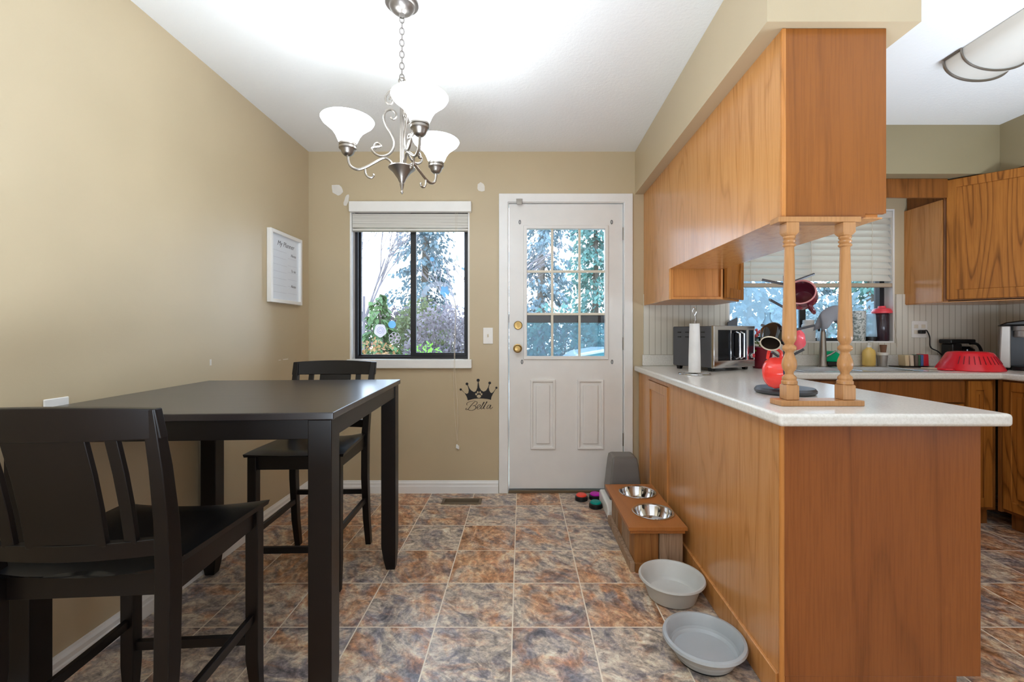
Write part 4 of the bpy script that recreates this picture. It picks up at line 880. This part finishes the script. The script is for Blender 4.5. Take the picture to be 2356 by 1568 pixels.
def mug(label, pos, axis, hdir, r, h_, out, inn, rimm, handle=True, belly=1.06):
    pos, ax = Vector(pos), Vector(axis).normalized(); hx = Vector(hdir); hx = (hx-ax*hx.dot(ax)).normalized(); yv = ax.cross(hx)
    Mx = Matrix(((hx.x, yv.x, ax.x, pos.x), (hx.y, yv.y, ax.y, pos.y), (hx.z, yv.z, ax.z, pos.z), (0, 0, 0, 1)))
    t = thing('mug', label, 'mug', pos, 0, 'mugs on the mug tree')
    a = -h_/2
    obj('body', MB().lathe([(.001, a), (r*.62, a), (r*.72, a+.004), (r*.9, a+h_*.15), (r*belly, a+h_*.4), (r*1.01, a+h_*.8), (r, a+h_-.003)], 32, Mx, caps=(False, False)), out, t)
    obj('interior', MB().lathe([(.001, a+.006), (r*.7, a+.008), (r*.92, a+h_*.3), (r*.9, a+h_-.004)], 32, Mx, caps=(False, False)), inn, t)
    obj('rim', MB().lathe([(r*.9, a+h_-.0042), (r*1.0, a+h_-.0031), (r*1.01, a+h_), (r*.95, a+h_+.0015), (r*.9, a+h_-.001)], 32, Mx, caps=(False, False)), rimm, t)
    if handle:
        pts = crom([(r*.98, 0, a+h_*.78), (r*1.35, 0, a+h_*.8), (r*1.6, 0, a+h_*.58), (r*1.5, 0, a+h_*.32), (r*.95, 0, a+h_*.2)], 6)
        obj('handle', MB().tube(pts, .0058, 8, Mx=Mx), out, t)
    return t
mug('maroon mug hanging from the top arm right of the left spindle', at(1845, 681, 1.67), (-.48, -.62, .3), (.5, -.1, -.9), .049, .078, M['maroon'], M['maroon'], M['rim_pink'])
mug('coral red mug with navy inside hanging low on the mug tree', at(1786, 857, 1.655), (.72, -.68, .1), (-.15, .1, 1), .056, .078, M['coral'], M['navy'], M['navy'])
mug('glossy black mug with cream rim hanging mouth down left of the spindle', at(1777, 770, 1.645), (-.45, -.55, -.6), (.5, -.2, -.1), .034, .1, M['blackgloss'], M['umber'], M['rim_cream'], belly=1.25)
mug('pink mug half hidden behind the left spindle', at(1829, 777, 1.79), (.5, .6, -.5), (-.3, .2, .9), .034, .075, M['pink'], M['pink'], M['pink'])

# things on the right part of the back worktop
def packet(label, u, v0, w_, y, mat, lean=0):
    x = X(u, y); z0, z1 = CT+.008, Z(v0, y)
    o = obj('tea_packet', MB().hexa([(x-w_/2, y-.03, z0), (x+w_/2, y-.03, z0), (x+w_/2, y+.03, z0), (x-w_/2, y+.03, z0), (x-w_/2+lean, y-.03, z1), (x+w_/2+lean, y-.03, z1), (x+w_/2+lean, y+.03, z1), (x-w_/2+lean, y+.03, z1)]), mat, bevel=.004)
    return tag(o, label, 'packet', 'packets on the black tray')
tx0, tx1 = X(2062, 3.03), X(2132, 3.03)
o = obj('tray', MB().grid([tx0, tx0+.01, tx1-.01, tx1], [2.975, 2.985, 3.085, 3.095], lambda i, j: True, CT+.0003, CT+.0065), M['black'], bevel=.002); tag(o, 'thin black tray holding a row of packets beside the sink', 'tray')
packet('cream packet standing first after the white cup on the tray', 2080, 816, .026, 3.03, M['creampk'], -.006)
packet('pale cream packet standing second after the white cup', 2091, 816, .024, 3.03, M['rim_cream'], -.005)
packet('brown grey packet in the middle of the tray', 2101, 816, .02, 3.03, M['greypk'])
packet('dark green packet left of the blue packet', 2107.5, 815, .013, 3.03, M['greenpk'])
packet('blue packet between green and red packets', 2113.5, 815, .017, 3.03, M['blue'])
packet('red packet at the end of the tray', 2123, 814, .034, 3.03, M['redpk'], -.004)
q = (X(2064, 3.0), 3.04)
vessel('cup', 'small white and grey cup at the left end of the packets', 'cup', (q[0]-.008, q[1]+.07, CT+.0005), [(.022, 0), (.024, .004), (.03, .075), (.028, .076), (.022, .01), (.001, .008)], M['silver'], [('lid', [(.033, .0765), (.034, .08), (.034, .092), (.03, .095), (.001, .096)], M['white'])])
vessel('cork_stopper', 'brown tapered cork standing on top of the small white cup', 'cork', (q[0]-.004, q[1]+.07, CT+.0972), [(.015, 0), (.016, .002), (.021, .05), (.019, .053), (.001, .053)], M['cork'], n=20)
o = vessel('red_colander', 'red plastic colander turned upside down on the worktop', 'colander', (2.82, 2.79, CT+.0005), [(.16, 0), (.163, .004), (.16, .012), (.144, .04), (.11, .105), (.1, .113), (.075, .117), (.001, .118)], M['red'], n=48)
L_ = T((2.82, 2.79, CT)) @ Matrix.Diagonal((.93, .93, 1, 1))
obj('handle', MB().prism([(-.16, -.03), (-.2, -.04), (-.235, -.02), (-.235, .03), (-.2, .05), (-.16, .04)], .002, .014, 'z', L_ @ Matrix.Rotation(R(12), 4, 'Z')), M['red'], o, bevel=.003)
mb = MB()
for k in range(14):
    a = R(205+k*10); 
    p0 = L_ @ Vector((.1545*math.cos(a), .1545*math.sin(a), .043)); p1 = L_ @ Vector((.1275*math.cos(a), .1275*math.sin(a), .09)); mb.tube([p0, p1], .0022, 6)
obj('slots', mb, M['darkred'], o)
o = obj('spoon_rest', MB().box(X(2130, 2.86), X(2166, 2.86), 2.83, 2.9, CT+.0005, CT+.009), M['rim_cream'], bevel=.004); tag(o, 'small flat cream dish left of the red colander', 'dish')
# black appliance with a looped handle behind the colander
ax_, ay = X(2213, 3.06), 3.085
kt = thing('can_opener', 'black kitchen appliance with looped handle behind the red colander', 'appliance', (ax_, ay, CT))
obj('body', MB().box(ax_-.085, ax_-.015, ay-.045, ay+.04, CT+.0005, Z(790, ay)), M['black'], kt, bevel=.008, seg=3)
obj('head', MB().box(ax_-.1, ax_+.075, ay-.05, ay+.042, Z(790, ay)+.001, Z(781, ay)+.004), M['black'], kt, bevel=.008, seg=3)
obj('jar', MB().lathe([(.045, CT+.001), (.05, CT+.02), (.05, CT+.12), (.03, CT+.14), (.001, CT+.142)], 24, T((ax_+.042, ay-.004, 0))), M['blackgloss'], kt)
obj('handle', MB().tube(crom([(ax_+.03, ay-.05, Z(789, ay)), (ax_+.08, ay-.05, Z(791, ay)), (ax_+.108, ay-.05, Z(806, ay)), (ax_+.112, ay-.05, Z(830, ay))]), .009, 10), M['black'], kt)
# coffee maker
CM = T((3.02, 2.80, CT)) @ Matrix.Rotation(R(-45), 4, 'Z')
cm = thing('coffee_maker', 'silver and black single cup coffee maker at the right of the worktop', 'coffee maker', (3.02, 2.80, CT), R(-45))
obj('housing', MB().prism([(.004, .0), (.012, .285), (.232, .285), (.238, 0)], .1, .255, 'y', CM @ T((0, 0, .0005))), M['coffee_black'], cm, bevel=.008, seg=3)
obj('side_panel', MB().prism([(-.004, .012), (.006, .278), (.05, .278), (.05, .012)], .012, .24, 'y', CM), M['silver'], cm, bevel=.008, seg=3)
obj('side_panel', MB().prism([(.195, .012), (.195, .278), (.236, .278), (.243, .012)], .012, .24, 'y', CM), M['silver'], cm, bevel=.008, seg=3)
obj('lid', MB().prism([(-.004, .279), (.03, .3), (.1, .312), (.2, .31), (.244, .279)], .005, .255, 'y', CM), M['black'], cm, bevel=.01, seg=3)
obj('brew_head', MB().lathe([(.054, .205), (.058, .21), (.058, .245), (.064, .25), (.064, .276), (.001, .2775)], 28, CM @ T((.122, .062, 0))), M['silver'], cm)
obj('drip_tray', MB().lathe([(.07, .0008), (.074, .004), (.074, .022), (.068, .026), (.001, .024)], 32, CM @ T((.122, .045, 0)), .9), M['black'], cm)

# ------------------------------------------------------------------ pet corner
fx0, fx1, fy0, fy1, fz = .508, .788, 2.10, 2.70, .222
pf = thing('pet_feeder', 'raised wooden dog feeder of weathered planks with two bowl holes', 'pet feeder', (.65, 2.4, 0))
# top board with two round holes
def holed(x0, x1, y0, y1, z0, z1, holes, n=40):
    mb = MB(); ys_ = [y0, (holes[0][1]+holes[1][1])/2, y1]
    for (hx, hy, hr), ya, yb_ in zip(holes, ys_[:-1], ys_[1:]):
        ci, ou = [], []
        for k in range(n):
            a = 2*math.pi*k/n; c_, s_ = math.cos(a), math.sin(a); ci.append((hx+hr*c_, hy+hr*s_))
            tx = ((x1-hx)/c_ if c_ > 1e-9 else (x0-hx)/c_ if c_ < -1e-9 else 1e9); ty = ((yb_-hy)/s_ if s_ > 1e-9 else (ya-hy)/s_ if s_ < -1e-9 else 1e9); t_ = min(tx, ty); ou.append((hx+t_*c_, hy+t_*s_))
        # snap nearest ray to each corner
        for cxn, cyn in ((x0, ya), (x1, ya), (x1, yb_), (x0, yb_)):
            k = min(range(n), key=lambda i: (ou[i][0]-cxn)**2+(ou[i][1]-cyn)**2); ou[k] = (cxn, cyn)
        vs = [(*p, z1) for p in ci]+[(*p, z1) for p in ou]+[(*p, z0) for p in ci]+[(*p, z0) for p in ou]; fs = []
        for k in range(n):
            l = (k+1) % n; fs += [(k, n+k, n+l, l), (2*n+k, 2*n+l, 3*n+l, 3*n+k), (k, l, 2*n+l, 2*n+k)]
            if not (abs(ou[k][1]-ou[l][1]) < 1e-9 and abs(ou[k][1]-ys_[1]) < 1e-9): fs.append((n+k, 3*n+k, 3*n+l, n+l))
        mb.add(vs, fs)
    return mb
BW = ((.672, 2.565, .097), (.678, 2.285, .097))
obj('top_board', holed(fx0, fx1, fy0, fy1, fz-.016, fz, [(BW[1]), (BW[0])]), M['feeder_top'], pf)
obj('top_rim', MB().grid([fx0+.01, fx0+.03, fx1-.018, fx1-.008], [fy0+.01, fy0+.03, fy1-.03, fy1-.01], lambda i, j: i != 1 or j != 1, fz-.034, fz-.0165), M['feeder_top'], pf, bevel=.002)
bx0, bx1, by0, by1 = fx0+.035, fx1-.01, fy0+.03, fy1-.03
k = 0; xs_ = bx0
for wd, m_ in ((.118, 'barn_gold'), (bx1-bx0-.12, 'barn')):
    obj('front_plank', MB().box(xs_, xs_+wd-.002, by0, by0+.016, .0005, fz-.0345), M[m_], pf, bevel=.002); xs_ += wd+.002
n = 6; st = (by1-by0-.017)/n
for k in range(n): obj('side_plank', MB().box(bx0, bx0+.016, by0+.017+k*st, by0+.017+(k+1)*st-.002, .0005, fz-.0345), M['barn' if k % 3 else 'barn_gold'], pf, bevel=.002)
obj('side_plank', MB().box(bx1-.016, bx1, by0+.017, by1, .0005, fz-.0345), M['barn'], pf, bevel=.002)
obj('base_trim', MB().box(bx0-.022, bx0-.0005, by0-.012, by1+.005, .0005, .045), M['barn'], pf, bevel=.002)
obj('base_trim', MB().box(bx0+.0005, bx1, by0-.02, by0-.0005, .0005, .045), M['barn_gold'], pf, bevel=.002)
for (bx, by, br), nm in zip(BW, ('steel dog bowl set into the feeder near the back door', 'steel dog bowl set into the feeder nearer the front')):
    r = br
    o = obj('steel_bowl', MB().lathe([(r+.008, fz+.0006), (r+.009, fz+.003), (r+.006, fz+.005), (r-.004, fz+.002), (r-.008, fz-.02), (r-.02, fz-.05), (r-.045, fz-.06), (.001, fz-.06)], 40, T((bx, by, 0)), caps=(False, False)), M['chrome'])
    tag(o, nm, 'bowl', 'steel bowls in the feeder')
# grey translucent food tower on a white base
dx0, dx1, dy0, dy1 = .528, .772, 2.72, 3.06
dp_ = thing('pet_water_dispenser', 'smoky grey translucent water tank on a white base behind the feeder', 'pet dispenser', ((dx0+dx1)/2, 2.9, 0))
obj('base', MB().post([((dx0+dx1)/2, 2.89, .0005, .122, .165), ((dx0+dx1)/2, 2.89, .05, .118, .16), ((dx0+dx1)/2, 2.92, .075, .115, .12)]), M['white'], dp_, bevel=.012, seg=3)
tcx, tcy = .665, 2.92
obj('tank', MB().post([(tcx, tcy, .0755, .104, .1), (tcx, tcy, .12, .104, .1), (tcx, tcy, .3, .086, .085), (tcx, tcy, .335, .08, .078), (tcx, tcy, .347, .066, .064)]), M['tank'], dp_, bevel=.014, seg=4)
# three talking buttons
for x, y, m_, nm in ((.410, 3.035, 'red_btn', 'round red push button in a black base on floor by door'), (.508, 3.055, 'mag_btn', 'round magenta push button in a black base by the door'), (.486, 2.905, 'teal_btn', 'round teal push button in a black base, in front of the others')):
    t = thing('pet_button', nm, 'button', (x, y, 0), 0, 'pet buttons on the floor')
    obj('base', MB().lathe([(.041, .0005), (.044, .004), (.043, .026), (.037, .03), (.001, .0302)], 28, T((x, y, 0))), M['black'], t)
    obj('button_cap', MB().lathe([(.036, .0305), (.036, .036), (.03, .042), (.001, .044)], 28, T((x, y, 0))), M[m_], t)
# loose bowls
def dish(name, label, c, prof, mat, dark):
    t = thing(name, label, 'bowl', (*c, 0)); obj('bowl', MB().lathe(prof, 56, T((*c, 0))), mat, t); obj('foot_ring', MB().lathe(dark, 48, T((*c, 0))), M['rubber'], t); return t
dish('pet_bowl', 'deep pale grey plastic pet bowl on the floor in front of feeder', (.652, 1.925),
     [(.088, .004), (.1, .006), (.118, .06), (.126, .078), (.136, .08), (.1395, .085), (.137, .092), (.13, .092), (.12, .082), (.108, .03), (.098, .018), (.001, .016)], M['bowl_grey'], [(.08, .0005), (.088, .001), (.088, .0039), (.08, .0039)])
dish('pet_bowl', 'shallow wide blue grey pet dish on the floor nearest the camera', (.645, 1.567),
     [(.085, .008), (.1, .01), (.118, .045), (.125, .058), (.136, .06), (.141, .066), (.138, .074), (.128, .076), (.121, .068), (.112, .03), (.104, .024), (.1, .02), (.001, .02)], M['bowl_blue'], [(.08, .0005), (.094, .001), (.094, .0078), (.08, .0078)])

# ------------------------------------------------------------------ outside
GZ = -.6
struct('ground', MB().box(-16, 22, D+.16, 34, GZ-.2, GZ), M['grass'], origin=(0, 0, 0))
def conifer(name, label, x, y, h, r, mat, seed, n=900, z0=.3, leaf=.2, droop=.5, group=None):
    rn = random.Random(seed); t = thing(name, label, 'tree', (x, y, GZ), 0, group)
    obj('trunk', MB().tube([(x, y, GZ), (x+.05, y, GZ+h*.5), (x, y, GZ+h*.97)], [.05+h*.012, .04+h*.006, .01], 7), M['trunk'], t)
    mb = MB(); br = MB()
    nb = n//7
    for i in range(nb):
        q = (i+rn.random())/nb; z = z0+(h-z0)*q; rr = r*(1-q)**.75*(.5+.6*rn.random())+.08; a = rn.uniform(0, 2*math.pi); side = Vector((-math.sin(a), math.cos(a), 0))
        tip = Vector((x+math.cos(a)*rr, y+math.sin(a)*rr, GZ+z-droop*rr*.45+.1*rr))
        br.tube([(x, y, GZ+z), tip], [.012, .004], 4)
        for k in range(30):
            s_ = .12+.92*rn.random()**.8; sp_ = (1.1-s_)*rr*.34
            p = Vector((x+math.cos(a)*rr*s_, y+math.sin(a)*rr*s_, GZ+z+(.1*s_-droop*.45*s_*s_)*rr))+side*rn.uniform(-1, 1)*sp_+Vector((0, 0, -rn.random()**2*leaf*1.6))
            L_ = leaf*rn.uniform(.6, 1.3); wd = L_*rn.uniform(.22, .4)
            e = Euler((rn.uniform(-.7, .7), rn.uniform(.3, 1.1), a+rn.uniform(-.9, .9))).to_matrix().to_4x4()
            mb.add([(0, 0, 0), (L_*.45, wd, -.02), (L_, 0, -L_*.25), (L_*.5, -wd, 0)], [(0, 1, 2, 3)], T(p) @ e)
    obj('branches', br, M['trunk'], t)
    obj('foliage', mb, M[mat], t, smooth=None); return t
def shrub(name, label, x, y, h, r, mat, seed, n=1400, leaf=.07, flat=1., cat='shrub', z0=0.):
    rn = random.Random(seed); mb = MB(); t = thing(name, label, cat, (x, y, GZ))
    st = MB()
    for k in range(7):
        a = rn.uniform(0, 6.28); st.tube([(x, y, GZ), (x+math.cos(a)*r*.3, y+math.sin(a)*r*.3*flat, GZ+h*.5), (x+math.cos(a)*r*.6, y+math.sin(a)*r*.6*flat, GZ+h*.8)], [.02, .014, .005], 5)
    obj('stems', st, M['trunk'], t)
    for i in range(n):
        a, b_ = rn.uniform(0, 2*math.pi), rn.uniform(-.5, 1); k = rn.uniform(.72, 1.06); c_ = math.sqrt(max(0, 1-max(0, b_)**2))
        p = Vector((x+r*k*c_*math.cos(a), y+r*flat*k*c_*math.sin(a), GZ+z0+(h-z0)*(.38+.62*b_*k)))
        e = Euler((rn.uniform(-1.3, 1.3), rn.uniform(-1.3, 1.3), a)).to_matrix().to_4x4(); L_ = leaf*rn.uniform(.6, 1.5)
        mb.add([(0, 0, 0), (L_*.5, L_*.35, 0), (L_, 0, 0), (L_*.5, -L_*.35, 0)], [(0, 1, 2, 3)], T(p) @ e)
    obj('foliage', mb, M[mat], t, smooth=None); return t
def bare(name, label, x, y, h, seed, spread=.5, lv=4, lean=0.):
    rn = random.Random(seed); mb = MB()
    def grow(p, dr_, ln, r, k):
        q = p+dr_*ln; mid = (p+q)/2+Vector((rn.uniform(-1, 1), rn.uniform(-1, 1), 0))*ln*.05
        mb.tube([p, mid, q], [r, r*.82, r*.62], 5)
        if k == 0: return
        for i in range(3 if k > 1 else 4):
            d2 = (dr_+Vector((rn.uniform(-1, 1), rn.uniform(-1, 1), rn.uniform(-.3, .5)))*spread).normalized(); grow(p+(q-p)*rn.uniform(.45, 1), d2, ln*rn.uniform(.55, .8), r*.55, k-1)
    grow(Vector((x, y, GZ)), Vector((lean, 0, 1)).normalized(), h*.42, .05, lv)
    return tag(obj(name, mb, M['trunk_pale']), label, 'tree')
conifer('cedar_tree', 'tall hazy cedar tree seen in the middle of the dining window', -3.2, 14.5, 9.5, 1.55, 'cedar', 1, 2100, 1.2, .14, .7)
conifer('young_cedar', 'small bright green pointed cedar low in the left window pane', -2.95, 9.2, 2.55, .62, 'cedar_green', 2, 420, .1, .14)
conifer('young_cedar', 'smaller green cedar at the very edge of the left window pane', -4.1, 11.0, 2.1, .45, 'cedar_green', 12, 300, .1, .14)
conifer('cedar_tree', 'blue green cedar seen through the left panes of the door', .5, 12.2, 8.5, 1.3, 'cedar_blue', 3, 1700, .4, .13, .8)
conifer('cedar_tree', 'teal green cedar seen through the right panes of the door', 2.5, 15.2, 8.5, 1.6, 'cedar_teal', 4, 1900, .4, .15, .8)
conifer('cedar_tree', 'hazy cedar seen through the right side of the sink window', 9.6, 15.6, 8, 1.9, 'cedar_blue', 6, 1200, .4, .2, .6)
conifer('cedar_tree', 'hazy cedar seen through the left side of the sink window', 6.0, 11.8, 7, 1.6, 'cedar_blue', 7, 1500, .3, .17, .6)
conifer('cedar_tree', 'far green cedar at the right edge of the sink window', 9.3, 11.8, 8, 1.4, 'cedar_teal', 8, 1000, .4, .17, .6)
bare('bare_tree', 'leafless tree with thin trunks at the left edge of the dining window', -3.7, 10.4, 6.2, 11, .42)
bare('bare_tree', 'leafless branching tree at the right side of the dining window', -1.0, 9.8, 5.2, 15, .75)
shrub('shrub', 'rusty orange shrub at the bottom of the left window pane', -2.2, 6.6, 1.6, .55, 'shrub_orange', 21, 2200, .05)
shrub('shrub', 'bright lime green shrub at the bottom of the window by the mullion', -1.22, 5.6, 1.62, .36, 'shrub_lime', 22, 1600, .045)
shrub('shrub', 'olive green shrub behind the rusty one', -2.45, 10.75, 2.5, .75, 'shrub_olive', 23, 4200, .085)
shrub('shrub', 'mauve brown twiggy shrub in the right window pane', -1.38, 7.9, 2.25, .72, 'shrub_mauve', 24, 4600, .065)
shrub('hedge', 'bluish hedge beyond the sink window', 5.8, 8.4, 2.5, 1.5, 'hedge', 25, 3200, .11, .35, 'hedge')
shrub('hedge', 'bluish hedge behind the white car outside the door', .9, 10.3, 2.3, 1.15, 'cedar_teal', 26, 2600, .11, .35, 'hedge')
shrub('hedge', 'long mauve brown hedge behind the shrubs outside the dining window', -2.95, 11.95, 2.4, 1.8, 'shrub_mauve', 27, 5200, .11, .1, 'hedge')
# white car parked outside the door
cax, cay = 1.45, 8.0
car = thing('car', 'white car with teal windows parked outside the back door', 'car', (cax, cay, GZ))
bodyp = [(-1.95, .3), (-2.0, .55), (-1.85, .78), (-1.15, .92), (1.75, .95), (2.0, .85), (2.05, .45), (1.95, .3)]
obj('body', MB().prism([(cax+a, GZ+b_) for a, b_ in bodyp], cay-.8, cay+.8, 'y'), M['carpaint'], car, bevel=.06, seg=3)
gp = [(-1.2, .915), (-.55, 1.36), (-.1, 1.43), (1.0, 1.42), (1.7, .945)]
cab = obj('cabin', MB().add([(cax+a, cay-.72 if i in (0, 4) else cay-.6, GZ+b_) for i, (a, b_) in enumerate(gp)]+[(cax+a, cay+.72 if i in (0, 4) else cay+.6, GZ+b_) for i, (a, b_) in enumerate(gp)], [(0, 1, 2, 3, 4), (9, 8, 7, 6, 5)]+[(i, 5+i, 6+i, i+1) for i in range(4)]+[(4, 9, 5, 0)]), M['carglass'], car, smooth=False)
rp = [(-.72, 1.25), (-.5, 1.40), (-.1, 1.47), (.7, 1.475), (1.08, 1.43), (1.3, 1.27), (1.05, 1.385), (.7, 1.415), (-.1, 1.41), (-.5, 1.34)]
obj('roof', MB().prism([(cax+a, GZ+b_) for a, b_ in rp], cay-.64, cay+.64, 'y'), M['carpaint'], car, bevel=.02)
for xk in (-1.25, 1.3):
    for s in (-1, 1): obj('wheel', MB().cyl((cax+xk, cay+s*.82, GZ+.32), (cax+xk, cay+s*.62, GZ+.32), .32, n=24), M['tyre'], car)

# ------------------------------------------------------------------ light
wd = bpy.data.worlds.new('overcast sky'); bpy.context.scene.world = wd; wd.use_nodes = True
nt = wd.node_tree; bg = nt.nodes['Background']
tc = nt.nodes.new('ShaderNodeTexCoord'); sx = nt.nodes.new('ShaderNodeSeparateXYZ'); nt.links.new(tc.outputs['Generated'], sx.inputs[0])
rp_ = nt.nodes.new('ShaderNodeValToRGB'); e = rp_.color_ramp.elements; e[0].position = 0; e[0].color = (.95, .97, 1, 1); e[1].position = .8; e[1].color = (.72, .84, 1, 1); nt.links.new(sx.outputs[2], rp_.inputs[0]); nt.links.new(rp_.outputs[0], bg.inputs[0]); bg.inputs[1].default_value = 3.9
def light(name, typ, loc, energy, rot=(0, 0, 0), size=None, sizey=None, col=(1, 1, 1), radius=None, spread=None):
    l = bpy.data.lights.new(name, typ); l.energy = energy; l.color = col
    if typ == 'AREA':
        l.size = size
        if sizey: l.shape = 'RECTANGLE'; l.size_y = sizey
        if spread: l.spread = spread
    if radius is not None: l.shadow_soft_size = radius
    o = bpy.data.objects.new(name, l); C.objects.link(o); o.location = loc; o.rotation_euler = rot; return o
for nm, lc, sx_, sy_2 in (('dining window portal', ((W1[0]+W1[1])/2, D+.16, (W1[2]+W1[3])/2), .86, 1.1), ('door portal', ((DR[0]+DR[1])/2, D+.16, 1.4), .8, 1.3), ('sink window portal', ((W2[0]+W2[1])/2, D+.16, 1.55), 1.18, .95)):
    light(nm, 'AREA', lc, 1, (R(-90), 0, 0), sx_, sy_2).data.cycles.is_portal = True
for a in (R(182), R(302), R(62)):
    light('chandelier bulb light', 'POINT', (cx if False else -.47+.21*math.cos(a), 1.74+.21*math.sin(a), 2.02), .9, radius=.06, col=(1, .96, .9))
light('rear fill', 'AREA', (.0, YR+.05, 1.2), 11, (R(90), 0, 0), 3.2, 2.0, (.97, .985, 1))  # added fill before the closed rear wall, no window is built there
light('right side fill', 'AREA', (XR-.06, -1.1, 1.25), 20, (R(90), 0, R(78)), 2.0, 1.9, (.96, .98, 1))  # added fill in front of the solid right wall, aimed left
light('rear overhead fill', 'AREA', (-.2, -.9, ZC-.04), 9, (0, 0, 0), 2.4, 1.8, (1, .985, .96))  # unseen fill panel added under the ceiling behind the camera
light('kitchen fill', 'AREA', (2.25, 1.15, .95), 22, (R(180), 0, 0), .9, .9, (.97, .98, 1))  # upward fill added out of view to brighten the kitchen ceiling
light('dining ceiling fill', 'AREA', (-.35, .1, .75), 36, (R(180), 0, 0), .9, .9, (.96, .98, 1))  # unseen upward fill, added to light the room off the ceiling

# ------------------------------------------------------------------ camera
cd = bpy.data.cameras.new('camera'); cam = bpy.data.objects.new('camera', cd); C.objects.link(cam)
cam.location = (0, 0, H); cam.rotation_euler = (R(90), 0, 0)
cd.sensor_fit = 'HORIZONTAL'; cd.sensor_width = 36; cd.lens = 36*F/2356; cd.shift_x = (1178-U0)/2356; cd.shift_y = (V0-784)/2356; cd.clip_start = .05
sc = bpy.context.scene; sc.camera = cam
sc.view_settings.view_transform = 'Standard'; sc.view_settings.look = 'None'; sc.view_settings.exposure = .66; sc.view_settings.use_white_balance = True; sc.view_settings.white_balance_temperature = 5500; sc.view_settings.white_balance_tint = 5; sc.view_settings.gamma = 1.0
sc.cycles.use_denoising = True; sc.cycles.max_bounces = 10; sc.cycles.diffuse_bounces = 5; sc.cycles.transparent_max_bounces = 24; sc.cycles.sample_clamp_indirect = 6; sc.cycles.caustics_reflective = False; sc.cycles.caustics_refractive = False
